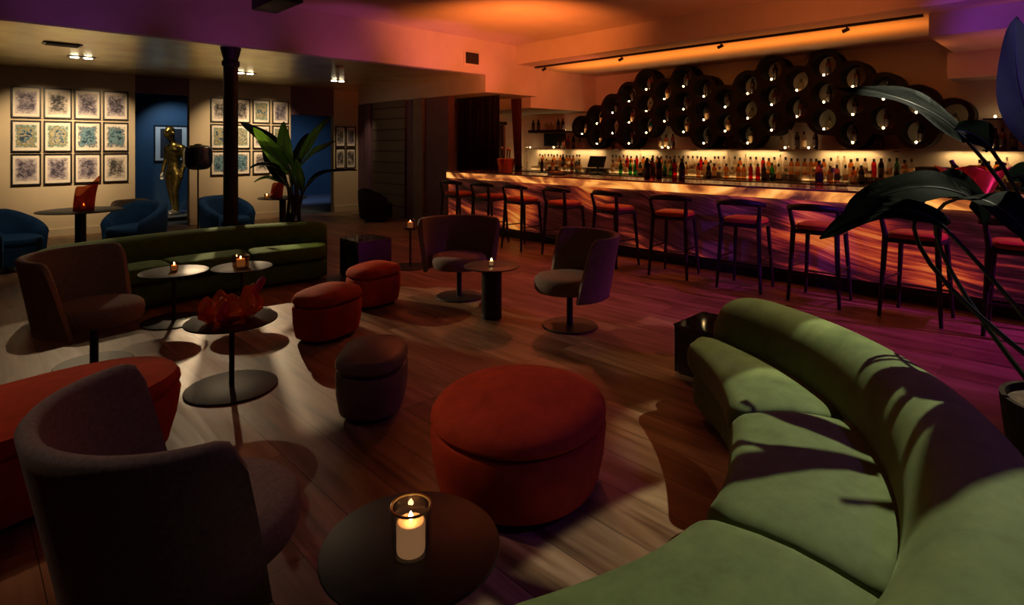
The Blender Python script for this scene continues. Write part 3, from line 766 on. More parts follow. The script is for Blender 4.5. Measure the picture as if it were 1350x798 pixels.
def fused_body(name, vs, es, mat, parent, extra=()):
    m = MB()
    for a_, b_ in es:
        A_, B_ = vs[a_], vs[b_]
        ra = A_[3] if isinstance(A_[3], tuple) else (A_[3], A_[3]); rb = B_[3] if isinstance(B_[3], tuple) else (B_[3], B_[3])
        pa, pb = Vector(A_[:3]), Vector(B_[:3])
        for k in range(13):
            u = k/12; c = pa.lerp(pb, u)
            rx, ry = lerp(ra[1], rb[1], u), lerp(ra[0], rb[0], u)
            m.ball(tuple(c), rx*.9, 1, ry/rx, .9, 14, 8)
    for c, r, sx, sy, sz in extra: m.ball(c, r, sx, sy, sz, 14, 8)
    o = m.build(name, mat, None)
    rmd = o.modifiers.new('fuse', 'REMESH'); rmd.mode = 'VOXEL'; rmd.voxel_size = .016; rmd.use_smooth_shade = True
    smd = o.modifiers.new('smooth', 'SMOOTH'); smd.factor = .5; smd.iterations = 4
    dg = bpy.context.evaluated_depsgraph_get()
    nm = bpy.data.meshes.new_from_object(o.evaluated_get(dg)); bpy.data.objects.remove(o)
    nm.shade_smooth(); nm.materials.clear(); nm.materials.append(mat)
    r = bpy.data.objects.new(name, nm); COL.objects.link(r); r.parent = parent
    return r
fused_body('body', vs, es, M['gold'], fig, [((.195, 0, 1.665), .024, 1, .8, 1.3), ((.175, 0, 1.615), .03, 1, 1.3, .7), ((.17, 0, 1.715), .035, .8, 2.0, .5),
    ((.085, .105, 1.675), .026, .8, .6, 1.3), ((.085, -.105, 1.675), .026, .8, .6, 1.3), ((.045, .07, 1.33), .07, .8, 1, .8), ((.045, -.07, 1.33), .07, .8, 1, .8)])
def hand(side, base, mat):
    bx, by, bz = base
    v = [(bx, by, bz+.02, .026), (bx+.005, by, bz-.05, (.036, .018)), (bx+.012, by, bz-.085, (.038, .016))]; e = [(0, 1), (1, 2)]
    for q, L in ((-.027, .062), (-.009, .075), (.009, .07), (.027, .055)):
        i = len(v)
        v += [(bx+.014+q, by, bz-.10, .010), (bx+.02+q, by-side*.008, bz-.10-L*.55, .009), (bx+.022+q, by-side*.022, bz-.10-L, .007)]
        e += [(2, i), (i, i+1), (i+1, i+2)]
    i = len(v)
    v += [(bx+.045, by-side*.01, bz-.06, .011), (bx+.06, by-side*.02, bz-.095, .009)]; e += [(1, i), (i, i+1)]
    return skin('hand', v, e, mat, fig, 0, 1)
hand(1, (.05, .275, .875), M['gold']); hand(-1, (.02, -.275, .875), M['silver'])
for (fx, fy) in ((.03, .11), (-.11, -.11)):
    skin('shoe', [(fx-.05, fy, .05, (.05, .045)), (fx+.02, fy, .06, (.055, .045)), (fx+.11, fy, .038, (.05, .036)), (fx+.18, fy, .03, (.036, .026))], [(0, 1), (1, 2), (2, 3)], M['silver'], fig, 0, 2)

# ------------------------------------------------------------------ potted plants
def bez(p0, p1, p2, t): return p0*(1-t)**2+p1*2*t*(1-t)+p2*t*t
def leaf_mesh(p0, p1, p2, width, face, fold=.25, n=22, wave=.012, seed=0, tear=0):
    m = MB(); rows = []
    p0, p1, p2 = Vector(p0), Vector(p1), Vector(p2); face = Vector(face).normalized()
    for i in range(n+1):
        t = i/n
        c = bez(p0, p1, p2, t); tg = (bez(p0, p1, p2, min(1, t+.02))-bez(p0, p1, p2, max(0, t-.02))).normalized()
        side = tg.cross(face).normalized(); nrm = side.cross(tg).normalized()
        w = width*(math.sin(PI*min(1, t*.93+.05))**.62)*(1-.35*t)+.002
        if t > .9: w *= math.sqrt(max(.02, 1-((t-.9)/.1)**2))
        row = []
        for q in (-1, -.72, -.42, -.16, 0, .16, .42, .72, 1):
            h = fold*w*abs(q)**1.2+wave*math.sin(9*t+seed+3*q)*abs(q)-(.004 if q == 0 else 0)
            row.append(c+side*(w*q)+nrm*h)
        rows.append(row)
    m.grid(rows)
    return m
def plant(name, label, base, pot_r, pot_h, leaves, mleaf, mstem, mpot, cat='plant', srad=.013):
    t = thing(name, label, cat, (0, 0, 0))
    bx, by = base
    MB().lathe([(pot_r*.78, 0), (pot_r*.82, .01), (pot_r, pot_h-.02), (pot_r, pot_h), (pot_r-.02, pot_h), (pot_r-.025, pot_h-.04)], (bx, by, 0), 40, capt=False).build('pot', mpot, t)
    m = MB()
    rows = [[(bx+(pot_r-.022)*f*math.cos(2*PI*k/32), by+(pot_r-.022)*f*math.sin(2*PI*k/32), pot_h-.035+.05*(1-f)+.012*math.sin(7*k+11*f)*(f < .99)) for k in range(32)] for f in (1, .8, .6, .4, .2, .03)]
    V = m.grid(rows, cv=True); m.cap(V[-1]); m.build('soil', M['soil'], t)
    for i, L in enumerate(leaves):
        p0, p1, p2, w, face = L[:5]
        o = leaf_mesh(p0, p1, p2, w, face, L[5] if len(L) > 5 else .25, seed=i*1.7).build('leaf', L[6] if len(L) > 6 else mleaf, t, ang=80, solid=.003)
        b0 = Vector((bx+.45*pot_r*math.cos(i*2.1), by+.45*pot_r*math.sin(i*2.1), pot_h-.01))
        P0 = Vector(p0); tg = (Vector(p1)-P0).normalized()
        c1 = P0 - tg*(P0-b0).length*.45
        pts = [bez(b0, c1, P0, k/10) for k in range(11)]
        mid = [bez(Vector(p0), Vector(p1), Vector(p2), k/10)-Vector((0, 0, .003)) for k in range(1, 10)]
        MB().tube(pts+mid, [srad*(1-.35*k/10) for k in range(11)]+[srad*.6*(1-k/9.5) for k in range(1, 10)], 8).build('stem', mstem, t)
    return t
# far plant behind the sofa
d = 7.9
cf = (place(675, 193, 0)-place(675, 193, 1)).normalized()     # horizontal direction back towards the viewer's side of the room
def q(px, py, dd=0): return place(px, py, d+dd)
up = Vector((0, 0, 1))
plant('potted_plant', 'tall bird-of-paradise plant in dark pot behind the far green sofa', (3.39, 7.78), .2, .5, [
    (q(379, 214), q(362, 186, .1), q(316, 160, .2), .125, cf*.8+up*.8, .15, M['leaf_dark']),
    (q(383, 228), q(360, 200, -.1), q(334, 168, -.2), .12, cf+up*.4, .15),
    (q(380, 224), q(373, 198), q(374, 160), .12, cf+Vector((.3, 0, .2)), .12),
    (q(398, 210), q(406, 186), q(437, 152, .1), .075, cf*.9+up*.4, .4),
    (q(397, 217), q(412, 200, -.2), q(442, 186, -.3), .09, cf*.8+up*.8, .25),
    (q(378, 240), q(362, 206, -.2), q(330, 222, -.35), .08, cf*.6+up, .3, M['leaf_dark']),
    (q(380, 248), q(362, 226, .1), q(335, 240, .1), .05, cf*.6+up, .3),
    (q(397, 250), q(391, 230, -.1), q(390, 210, -.1), .10, cf+Vector((.2, 0, .1)), .12),
    (q(404, 246), q(420, 220, .2), q(471, 225, .3), .055, cf*.5+up, .3, M['leaf_dark']),
    (q(390, 222), q(392, 200, .2), q(407, 176, .3), .10, cf+up*.2, .2, M['leaf_dark']),
    (q(374, 238), q(352, 215, .3), q(350, 182, .4), .10, cf+up*.3, .2, M['leaf_dark'])],
    M['leaf'], M['stem_dark'], M['black'], srad=.022)
# near plant at the right edge, behind the foreground sofa
d = 2.5
plant('potted_plant', 'large dark-leaved plant at the right edge overhanging the green sofa', (3.40, .06), .26, .46, [
    (q(1275, 186, .1), q(1212, 118, .2), q(1104, 116, .4), .13, cf*.5+up*.9, .1),
    (q(1306, 196, .0), q(1288, 172, .0), q(1258, 170, .0), .08, cf+up*.5, .3),
    (q(1268, 256, .1), q(1205, 226, .15), q(1112, 284, .3), .15, cf*.5+up*.9, .1),
    (q(1245, 300, -.1), q(1190, 244, .0), q(1080, 314, .1), .09, cf*.6+up*.8, .15),
    (q(1262, 262, .1), q(1316, 250, -.1), q(1366, 322, -.2), .14, cf*.5+up*.9, .15),
    (q(1238, 252, .2), q(1285, 230, .2), q(1296, 296, .2), .11, cf*.7+up*.7, .2),
    (q(1382, 200, .1), q(1330, 130, .1), q(1340, 22, .1), .12, cf+Vector((-.4, .1, 0)), .25, M['leaf_mid']),
    (q(1362, 256, .1), q(1345, 215, .1), q(1332, 240, .1), .07, cf+up*.2, .3)],
    M['leaf_dark'], M['stem_dark'], plain('dark_woven_pot', (.02, .013, .009), .9, var=.5, scale=40, bmp=.5, spec=.1), srad=.012)

# ------------------------------------------------------------------ curtains
t = thing('curtain', 'heavy black curtain hanging at the far end of the bar', 'curtain', (7.62, 8.15, 0))
m = MB(); rows = []
for j in range(9):
    z = .02+2.5*j/8; row = []
    for k in range(90):
        s_ = k/89
        row.append((.05*math.sin(s_*62)+.015*math.sin(s_*23+1), .02+1.2*s_, z))
    rows.append(row)
m.grid(rows); m.build('cloth', M['curtain'], t, solid=.008, ang=80)
MB().tube([(0, -.02, 2.53), (0, 1.3, 2.53)], .014, 10).build('rod', M['black'], t)
t = thing('curtain', 'tied back rusty curtain edge beside the black curtain', 'curtain', (8.3, 8.25, 0))
m = MB(); rows = []
for j in range(15):
    v = j/14; z = .02+2.5*v; w = .16+.20*abs(v-.45)**1.2; row = []
    for k in range(40):
        s_ = k/39
        row.append((.03*math.sin(s_*30), (s_-.5)*w+.1*v, z))
    rows.append(row)
m.grid(rows); m.build('cloth', velvet('rust_curtain', (.16, .045, .03), .3), t, solid=.008, ang=80)
MB().tube([(.06*math.cos(a*PI/8), .085*math.sin(a*PI/8)+.04, 1.12) for a in range(17)], .014, 8).build('tie', M['black'], t)

# ------------------------------------------------------------------ bar
BX, BY0, BY1 = 6.73, -2.2, 8.65
bar = thing('bar_counter', 'long bar counter of glowing backlit onyx with black kick base', 'bar counter', (BX, 0, 0))
MB().box(0, .68, BY0, BY1, 1.06, 1.085, bev=.004).build('counter_top', plain('polished_onyx_top', (.34, .17, .10), .12, var=.5, scale=3), bar, smooth=False)
MB().box(0, .04, BY0, BY1, .955, 1.0595, bev=.003).box(.04, .68, BY1-.04, BY1, .955, 1.0595).build('counter_edge', M['onyx_edge'], bar, smooth=False)
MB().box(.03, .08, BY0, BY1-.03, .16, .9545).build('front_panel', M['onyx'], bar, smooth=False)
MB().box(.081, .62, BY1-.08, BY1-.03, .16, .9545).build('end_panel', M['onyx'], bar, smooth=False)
MB().box(.10, .60, BY0, BY1-.08, 0, .1595).build('kick_base', M['black'], bar, smooth=False)
MB().box(.52, .66, BY0, BY1-.1, .90, .9545).build('worktop', M['stone_counter'], bar, smooth=False)

# bar stools
def bar_stool():
    t = thing('bar_stool', 'x', 'bar stool', group='black bar stools with red seats')
    # facing +x (towards the bar). back legs at -x rise to the back rail
    for sy in (-1, 1):
        MB().tube([(-.225, sy*.235, 0), (-.195, sy*.21, .45), (-.175, sy*.20, .74), (-.215, sy*.225, .93)], [.016, .023, .026, .019], 12).build('back_leg', M['black_wood'], t)
        MB().tube([(.215, sy*.215, 0), (.19, sy*.19, .45), (.17, sy*.175, .715)], [.015, .021, .024], 12).build('front_leg', M['black_wood'], t)
        MB().tube([(-.20, sy*.218, .34), (.195, sy*.20, .34)], .0095, 8).build('side_stretcher', M['black_wood'], t)
    MB().tube([(.202, -.2, .24), (.202, .2, .24)], .0105, 8).build('foot_rail', M['steel'], t)
    MB().tube([(-.207, -.22, .27), (-.207, .22, .27)], .0095, 8).build('rear_stretcher', M['black_wood'], t)
    m = MB(); m.box(-.19, .19, -.2, .2, .675, .715, bev=.012); m.build('seat_frame', M['black_wood'], t)
    m = MB(); n = 40; rows = []
    for g, z in ((-.02, .7155), (0, .725), (.004, .745), (-.004, .762), (-.03, .775), (-.10, .782)):
        rows.append([((x if x > 0 else x)*(.198+g)/.2, y*(.205+g)/.2, z) for x, y in [pebble(k, n, .2, .2, 4) for k in range(n)]])
    V = m.grid(rows, cv=True); m.cap(V[0][::-1]); m.cap(V[-1]); m.build('seat', M['red_leather'], t)
    m = MB(); rows = []
    for i in range(25):
        u = -1+2*i/24; y = u*.27; x = -.245+.10*abs(u)**2.2
        h = .036*(1-.35*abs(u)**3); th = .018
        zc = .95-.022*u*u
        rows.append([(x-th*c_, y, zc+h*s_) for c_, s_ in [(math.cos(2*PI*k/12), math.sin(2*PI*k/12)) for k in range(12)]])
    V = m.grid(rows, cv=True); m.cap(V[0][::-1]); m.cap(V[-1]); m.build('back_rail', M['black_wood'], t)
    return t
st = bar_stool()
ys = [7.74, 6.93, 6.18, 5.34, 4.47, 3.60, 2.73, 1.97, 1.16, .45]
nm = ['bar stool at the far dark end of the bar', 'second bar stool from the far end, beside the copper bucket', 'third bar stool from the far end of the bar', 'fourth bar stool from the far end of the bar',
      'fifth bar stool from the far end, just behind a swivel chair', 'sixth bar stool from the far end, seen straight from behind', 'seventh bar stool from the far end of the bar',
      'eighth bar stool from the far end, touched by the lowest leaf tip', 'ninth bar stool from the far end, behind drooping leaves', 'bar stool nearest the right edge, crossed by plant stems']
rots = [0, -4, -6, -8, -9, 8, 3, 0, -5, 4]
for i, (y, n_) in enumerate(zip(ys, nm)):
    lab = 'black wooden red-seated '+n_
    if i == 0: st.location = (6.28, y, 0); st['label'] = lab; st.rotation_euler.z = D(rots[0])
    else: dup(st, (6.28, y, 0), D(rots[i]), lab)

# ------------------------------------------------------------------ back bar
bk = thing('back_bar_cabinet', 'long dark back bar cabinet below the lit bottles', 'cabinet', (0, 0, 0))
MB().box(10.0, 10.59, .0, 10.35, .0, .92).build('body', M['black_wood'], bk, smooth=False)
MB().box(9.97, 10.595, -.02, 10.37, .9205, .95, bev=.004).build('worktop', M['stone_counter'], bk, smooth=False)
MB().box(10.36, 10.59, .4, 9.9, .9505, 1.06).build('riser', M['stone_counter'], bk, smooth=False)
for k in range(9): MB().box(9.985, 9.9995, .1+k*1.13, 1.15+k*1.13, .06, .88, bev=.003).build('door', M['black_wood'], bk, smooth=False)
sh = thing('glass_shelf', 'long glass shelf on the wall under the black honeycomb rack', 'shelf', (0, 0, 0))
MB().box(10.3, 10.595, 1.95, 9.95, 1.486, 1.50).build('pane', plain('tinted_shelf_glass', (.25, .2, .14), .12), sh, smooth=False)
for y in (2.2, 3.9, 5.6, 7.4, 9.6): MB().box(10.34, 10.595, y-.008, y+.008, 1.46, 1.4855).build('bracket', M['steel'], sh, smooth=False)
sh2 = thing('wall_shelf', 'short dark upper shelf with bottles at the left of the back bar', 'shelf', (0, 0, 0))
MB().box(10.3, 10.595, 8.75, 9.95, 1.88, 1.91).build('board', M['black_wood'], sh2, smooth=False)
MB().box(10.3, 10.32, 8.75, 9.95, 1.911, 1.95).build('lip', M['black_wood'], sh2, smooth=False)
sh3 = thing('wall_shelf', 'dark bottle shelf on the wall at the right edge of the back bar', 'shelf', (0, 0, 0))
MB().box(10.3, 10.595, .2, 1.15, 1.48, 1.50).build('board', M['black_wood'], sh3, smooth=False)
MB().box(10.35, 10.595, .2, 1.15, 1.92, 1.94).build('top_ledge', M['black_wood'], sh3, smooth=False)
t = thing('wall_screen', 'dark blue flat screen behind pink bottles left of the rack', 'screen', (10.58, 9.3, 1.71))
MB().box(-.03, .0, -.35, .35, -.155, .155, bev=.006).build('casing', M['black'], t, smooth=False)
MB().box(-.033, -.0305, -.33, .33, -.14, .14).build('display', M['screen'], t, smooth=False)
t = thing('glass_tube_lamp', 'slim upright glass tube at the left end of the back bar', 'vase', (10.28, 9.98, .95))
MB().lathe([(.03, 0), (.035, .01), (.03, .6), (.026, .6), (.026, .02), (.003, .02)], n=20).build('tube', M['clear'], t)

# honeycomb bottle rack
SP, CW, ZB, RT = .445, .4215, 1.765, .2225
XF, XB = 10.22, 10.597
counts = [(1, .5), (2, 0), (2, .5), (3, 0), (3, .5), (2, 1), (3, .5), (3, 0), (2, .5), (3, 0), (3, .5), (2, 1), (3, .5), (3, 0), (2, .5), (2, 0), (1, .5)]
YR0 = 8.22
holes = []
for c, (n_, off) in enumerate(counts):
    for k in range(n_): holes.append((YR0-CW*c, ZB+SP*(off+k), c, k, n_))
rack = thing('honeycomb_rack', 'black honeycomb bottle rack of round tubes mounted above the bar', 'rack', (0, 0, 0))
def fld(y, z):
    s_ = 0
    for hy, hz, *_ in holes:
        dd = (y-hy)**2+(z-hz)**2
        if dd < .6: s_ += math.exp(-(math.sqrt(dd)-RT-.03)*26)
    return s_-1
ST = .03
yy0, zz0 = YR0-CW*16-.5, 1.3
ny, nz = int((CW*16+1)/ST)+1, int(2.1/ST)+1
F = [[fld(yy0+i*ST, zz0+j*ST) for j in range(nz)] for i in range(ny)]
segs = {}
def key(i, j, d_): return (i, j, d_)
pts = {}
def edgept(a, b):
    (i0, j0), (i1, j1) = a, b
    k = (min(a, b), max(a, b))
    if k not in pts:
        f0, f1 = F[i0][j0], F[i1][j1]; f0 = min(f0, 3); f1 = min(f1, 3); u = f0/(f0-f1)
        pts[k] = (yy0+(i0+(i1-i0)*u)*ST, zz0+(j0+(j1-j0)*u)*ST)
    return k
adj = {}
for i in range(ny-1):
    for j in range(nz-1):
        cs = [(i, j), (i+1, j), (i+1, j+1), (i, j+1)]
        ks = []
        for a in range(4):
            A_, B_ = cs[a], cs[(a+1) % 4]
            if (F[A_[0]][A_[1]] > 0) != (F[B_[0]][B_[1]] > 0): ks.append(edgept(A_, B_))
        if len(ks) == 2: adj.setdefault(ks[0], []).append(ks[1]); adj.setdefault(ks[1], []).append(ks[0])
loops, seen = [], set()
for k in adj:
    if k in seen: continue
    loop, cur, prev = [], k, None
    while cur not in seen:
        seen.add(cur); loop.append(pts[cur])
        nx = [x for x in adj[cur] if x != prev and x not in seen]
        if not nx: break
        prev, cur = cur, nx[0]
    if len(loop) > 12: loops.append(loop)
cu = bpy.data.curves.new('face_panel', 'CURVE'); cu.dimensions = '2D'; cu.fill_mode = 'BOTH'
def addloop(pl):
    sp = cu.splines.new('POLY'); sp.points.add(len(pl)-1); sp.use_cyclic_u = True
    for pnt, (a, b) in zip(sp.points, pl): pnt.co = (a, b, 0, 1)
for lp in sorted(loops, key=len)[-1:]: addloop(lp)
RH = .185
for hy, hz, *_ in holes: addloop([(hy+RH*math.cos(2*PI*k/32), hz+RH*math.sin(2*PI*k/32)) for k in range(32)])
cu.extrude = (XB-XF)/2
co = bpy.data.objects.new('face_panel', cu); COL.objects.link(co)
dg = bpy.context.evaluated_depsgraph_get()
fm = bpy.data.meshes.new_from_object(co.evaluated_get(dg)); bpy.data.objects.remove(co)
fm.transform(Matrix(((0, 0, 1, (XF+XB)/2), (1, 0, 0, 0), (0, 1, 0, 0), (0, 0, 0, 1))))
fm.materials.clear(); fm.materials.append(M['honeycomb'])
fo = bpy.data.objects.new('body', fm); COL.objects.link(fo); fo.parent = rack
# each tube's projecting lip
tm = None
for hy, hz, *_ in holes:
    if tm is None:
        m = MB()
        n = 36
        rows = [[(x, r*math.cos(2*PI*k/n), r*math.sin(2*PI*k/n)) for k in range(n)] for x, r in ((XF+.002, .1846), (XF-.001, .1845), (XF-.002, .184), (XF-.001, .1835), (XB-.006, .1835))]
        m.grid(rows, cv=True); o = m.build('tube', M['honeycomb'], rack); tm = o
    else:
        o = tm.copy(); COL.objects.link(o); o.parent = rack
    o.location = (0, hy, hz)

# bottles -----------------------------------------------------------------
def bottle(name, prof, cap, gmat, cmat, label=None, lmat=None, liquid=None):
    t = thing(name, 'x', 'bottle')
    MB().lathe(prof, n=18).build('glass', gmat, t)
    MB().lathe(cap, n=14).build('cap', cmat, t)
    if label: MB().lathe(label, n=18, capb=False, capt=False).build('label_band', lmat, t)
    return t
def round_prof(r, h, sh, nr): return [(r*.92, 0), (r, .008), (r, sh), (r*.8, sh+.03), (nr*1.1, sh+.06), (nr, h-.03), (nr*1.15, h-.025), (nr, h-.012)]
paper = plain('cream_label_paper', (.7, .6, .42), .8, var=.1)
dpaper = plain('dark_label_paper', (.05, .04, .05), .7, var=.3)
rpaper = plain('red_label_paper', (.5, .06, .05), .7, var=.2)
gl = {'clear': thinglass('clear_bottle_glass', (.9, .85, .75), .06), 'amber': thinglass('amber_bottle_glass', (.85, .45, .12), .06), 'dark': thinglass('dark_brown_bottle_glass', (.10, .05, .03), .06),
      'green': thinglass('green_bottle_glass', (.12, .55, .14), .06), 'red': thinglass('red_bottle_glass', (.75, .05, .04), .06), 'teal': thinglass('teal_bottle_glass', (.10, .45, .50), .06), 'pink': thinglass('pink_bottle_glass', (.7, .25, .3), .06)}
BT = {}
def mk(key_, desc, g, r, h, sh, nr, capm, lm=None):
    p = bottle('spirit_bottle', round_prof(r, h, sh, nr), [(nr*1.2, h-.05), (nr*1.35, h-.048), (nr*1.35, h), (nr*1.1, h+.003)], gl[g], capm, [(r+.001, sh*.25), (r+.0015, sh*.27), (r+.0015, sh*.78), (r+.001, sh*.8)] if lm else None, lm)
    BT[key_] = [p, desc, False, h]
mk('a', 'clear dark-capped spirit bottle', 'clear', .038, .30, .19, .014, M['black'], paper)
mk('b', 'amber whisky bottle', 'amber', .042, .28, .18, .015, M['black'], paper)
mk('c', 'dark brown liqueur bottle', 'dark', .04, .30, .20, .015, M['black'], dpaper)
mk('d', 'green glass bottle', 'green', .037, .31, .18, .014, M['black'])
mk('e', 'red glass bottle', 'red', .037, .29, .20, .014, M['black'])
mk('f', 'squat clear decanter', 'clear', .055, .22, .13, .018, M['steel'])
mk('g', 'teal blue bottle', 'teal', .04, .27, .19, .015, M['black'], paper)
mk('h', 'pink bottle with dark label', 'pink', .04, .30, .2, .014, M['black'], dpaper)
mk('i', 'tall slim clear bottle', 'clear', .032, .34, .22, .012, M['mat_board'])
def put(key_, loc, label, group, rz=0):
    p = BT[key_]
    if not p[2]:
        p[2] = True; o = p[0]; o.location = loc; o['label'] = label; o['group'] = group
    else: o = dup(p[0], loc, rz, label, group)
    o.rotation_euler.z = rz
    return o
tl = thing('tea_light', 'x', 'candle', (0, 0, 0))
MB().lathe([(.018, 0), (.02, .004), (.02, .03), (.018, .031), (.016, .012), (.003, .012)], n=18).build('glass', M['clear'], tl)
MB().ball((0, 0, .026), .0155, n=10, m=8).build('flame', emis('tea_light_flame', (1, .64, .27), 36), tl)
tl_used = [False]
def tea(loc, label, group):
    if not tl_used[0]:
        tl_used[0] = True; o = tl; o.location = loc; o['label'] = label; o['group'] = group; return o
    return dup(tl, loc, 0, label, group)
rng = random.Random(3)
kinds = 'accbchcfdcceicahcbcfgc'
rown = {1: ['only'], 2: ['lower', 'upper'], 3: ['lowest', 'middle', 'topmost']}
for i, (hy, hz, c, k, n_) in enumerate(holes):
    zb = hz-.1835+.003
    kk = rng.choice('ccbafchccg')
    col = 'leftmost rack column' if c == 0 else (f'{ordn(c)} rack column from left' if c < 16 else 'rightmost rack column')
    put(kk, (10.40, hy-.01+rng.uniform(-.02, .02), zb+.001), f'{BT[kk][1]} in the {rown[n_][k]} tube of the {col}', 'bottles in the honeycomb rack', rng.uniform(0, 6))
    tea((10.285, hy+.015, zb+.001), f'tea light in the {rown[n_][k]} tube of the {col}', 'tea lights in the honeycomb rack')
# bottles along the back counter
def yx(px, X):
    tt = (px-675)/FX
    return X*(math.cos(AZ)-math.sin(AZ)*tt)/(math.sin(AZ)+math.cos(AZ)*tt)
gaps = [(768, 806), (1203, 1272)]
for rowi, (X, z, step, rn, pool) in enumerate(((10.47, 1.0605, .098, 'rear row', 'aaibcafbadaabicaeab'), (10.22, .951, .112, 'front row', 'bfacgfbedhafbcfaba'))):
    y = 9.72; n_ = 0
    while y > .55:
        r_ = (y-yx(1350, X))
        pxs = [(yx(b, X), yx(a, X)) for a, b in gaps]
        if not any(lo < y < hi for lo, hi in pxs):
            kk = rng.choice(pool)
            if rowi == 1 and 5.2 < y < 7.2 and rng.random() < .4: kk = 'd'
            if rowi == 1 and rng.random() < .12: y -= step; continue
            put(kk, (X+rng.uniform(-.03, .03), y, z), f'{BT[kk][1]}, {ordn(n_)} from left in the back bar\'s {rn}', 'bottles along the lit back bar', rng.uniform(0, 6)); n_ += 1
        y -= step*rng.uniform(.9, 1.15)
# shelf bottles and tea lights
for px, kk, lb in ((808, 'c', 'dark bottle alone under the left arch of the rack'), (870, 'a', 'leftmost tall bottle under the middle arch of the rack'), (878, 'b', 'centre bottle under the middle arch of the rack'),
                   (887, 'h', 'rightmost bottle under the middle arch of the rack'), (956, 'c', 'lone dark bottle on the glass shelf between two low rack lobes'), (1030, 'f', 'squat decanter at the left of the shelf group under the tall right arch'),
                   (1041, 'i', 'tall clear bottle in the shelf group under the tall right arch'), (1051, 'c', 'dark bottle in the shelf group under the tall right arch'), (1060, 'a', 'labelled clear bottle in the shelf group under the tall right arch'),
                   (1075, 'c', 'dark bottle at the right of the shelf group under the tall right arch'), (1161, 'h', 'lone pink-labelled bottle on the glass shelf near the rack end'),
                   (737, 'h', 'leftmost pink bottle before the dark blue screen'), (743, 'a', 'clear bottle before the right part of the blue screen'), (749, 'h', 'pink bottle right of the clear one by the blue screen'), (756, 'c', 'dark bottle right of the blue screen'),
                   (764, 'f', 'squat decanter on the glass shelf left of the rack')):
    put(kk, (10.42, yx(px, 10.42), 1.501), lb, 'bottles on the glass shelf')
for px, lb in ((699, 'tea light at the far left end of the glass shelf'), (730, 'tea light before the dark blue screen'), (873, 'left tea light of the pair under the middle arch of the rack'), (881, 'right tea light of the pair under the middle arch of the rack'),
               (1035, 'left tea light in the shelf group under the tall right arch'), (1066, 'right tea light in the shelf group under the tall right arch')):
    tea((10.33, yx(px, 10.33), 1.501), lb, 'tea lights on the shelves')
for px, kk, lb in ((703, 'c', 'dark bottle at the left end of the upper shelf'), (710, 'c', 'second dark bottle from the left on the upper shelf'), (722, 'f', 'squat decanter in the middle of the upper shelf'), (728, 'f', 'second squat decanter on the upper shelf'),
                   (736, 'c', 'dark bottle right of the decanters on the upper shelf'), (742, 'c', 'rightmost dark bottle on the upper shelf')):
    put(kk, (10.46, yx(px, 10.46), 1.911), lb, 'bottles on the upper shelf')
tea((10.42, 8.85, 1.911), 'tea light at the right end of the upper left shelf', 'tea lights on the shelves')
for px, kk, lb in ((1312, 'c', 'dark bottle, left one on the right-hand wall shelf'), (1322, 'h', 'pink-labelled bottle, middle one on the right-hand wall shelf'), (1337, 'c', 'dark bottle, right one on the right-hand wall shelf')):
    put(kk, (10.45, yx(px, 10.45), 1.501), lb, 'bottles on the right wall shelf')
tea((10.45, yx(1312, 10.45), 1.941), 'tea light glowing on the top ledge at the right edge', 'tea lights on the shelves')
tea((10.4, yx(1303, 10.4), 1.501), 'tea light on the right-hand wall shelf beside the dark leaf', 'tea lights on the shelves')

# back bar machines
t = thing('till_terminal', 'black till screen tilted on the back bar left of the rack', 'till', (10.2, yx(788, 10.2), .951))
MB().box(-.12, .12, -.14, .14, 0, .03, bev=.006).build('stand_base', M['black'], t, smooth=False)
MB().tube([(0, 0, .03), (0, 0, .16)], .03, 12).build('stand', M['black'], t)
MB().box(-.015, .015, -.22, .22, -.13, .13, bev=.006, mat=Matrix.Translation((-.03, 0, .26)) @ Matrix.Rotation(D(24), 4, 'Y')).build('screen', M['screen'], t, smooth=False)
t = thing('audio_unit', 'flat black box standing on the back bar near the copper bowl', 'equipment', (10.2, yx(1238, 10.2), .951))
MB().box(-.16, .16, -.26, .26, .012, .30, bev=.01).build('case', M['black'], t, smooth=False)
for sx in (-.12, .12):
    for sy in (-.2, .2): MB().tube([(sx, sy, 0), (sx, sy, .012)], .015, 10).build('foot', M['black'], t)
MB().box(-.166, -.1605, -.2, .2, .06, .12).build('front_strip', M['steel'], t, smooth=False)

# copper bucket, copper bowl and bar-top items
ZT = 1.086
t = thing('copper_bucket', 'shiny copper bucket holding bar tools at the far end of the bar', 'bucket', (7.02, yx(667, 7.02), ZT))
MB().lathe([(.115, 0), (.125, .006), (.16, .235), (.168, .245), (.16, .25), (.15, .236), (.118, .02), (.003, .016)], n=40).build('bowl', M['copper'], t)
for sy in (-1, 1): MB().tube([(0, sy*.16, .19), (0, sy*.205, .18), (0, sy*.2, .13), (0, sy*.148, .12)], .009, 8).build('handle', M['copper'], t)
for i, (dx, dy, tx, ty, hh, lb) in enumerate(((.03, .03, .02, .12, .42, 'thin dark bar tool leaning to the left in the copper bucket'), (-.04, -.02, -.03, -.1, .40, 'thin dark bar tool leaning right in the copper bucket'), (.02, -.05, .05, .02, .38, 'thin upright bar tool in the copper bucket'))):
    o = thing('bar_tool', lb, 'bar tool', (7.02, yx(667, 7.02), ZT), 0, 'bar tools in the copper bucket')
    MB().tube([(dx, dy, .03), (dx+tx, dy+ty, hh)], .010, 8).build('handle', M['black_wood'], o)
    MB().ball((dx+tx, dy+ty, hh+.012), .02, sz=1.4, n=10, m=8).build('tip', M['copper'], o)
t = thing('copper_bowl', 'wide flared copper wine bowl on the near end of the bar', 'bowl', (7.05, yx(1281, 7.05), ZT), 0)
m = MB(); rows = []
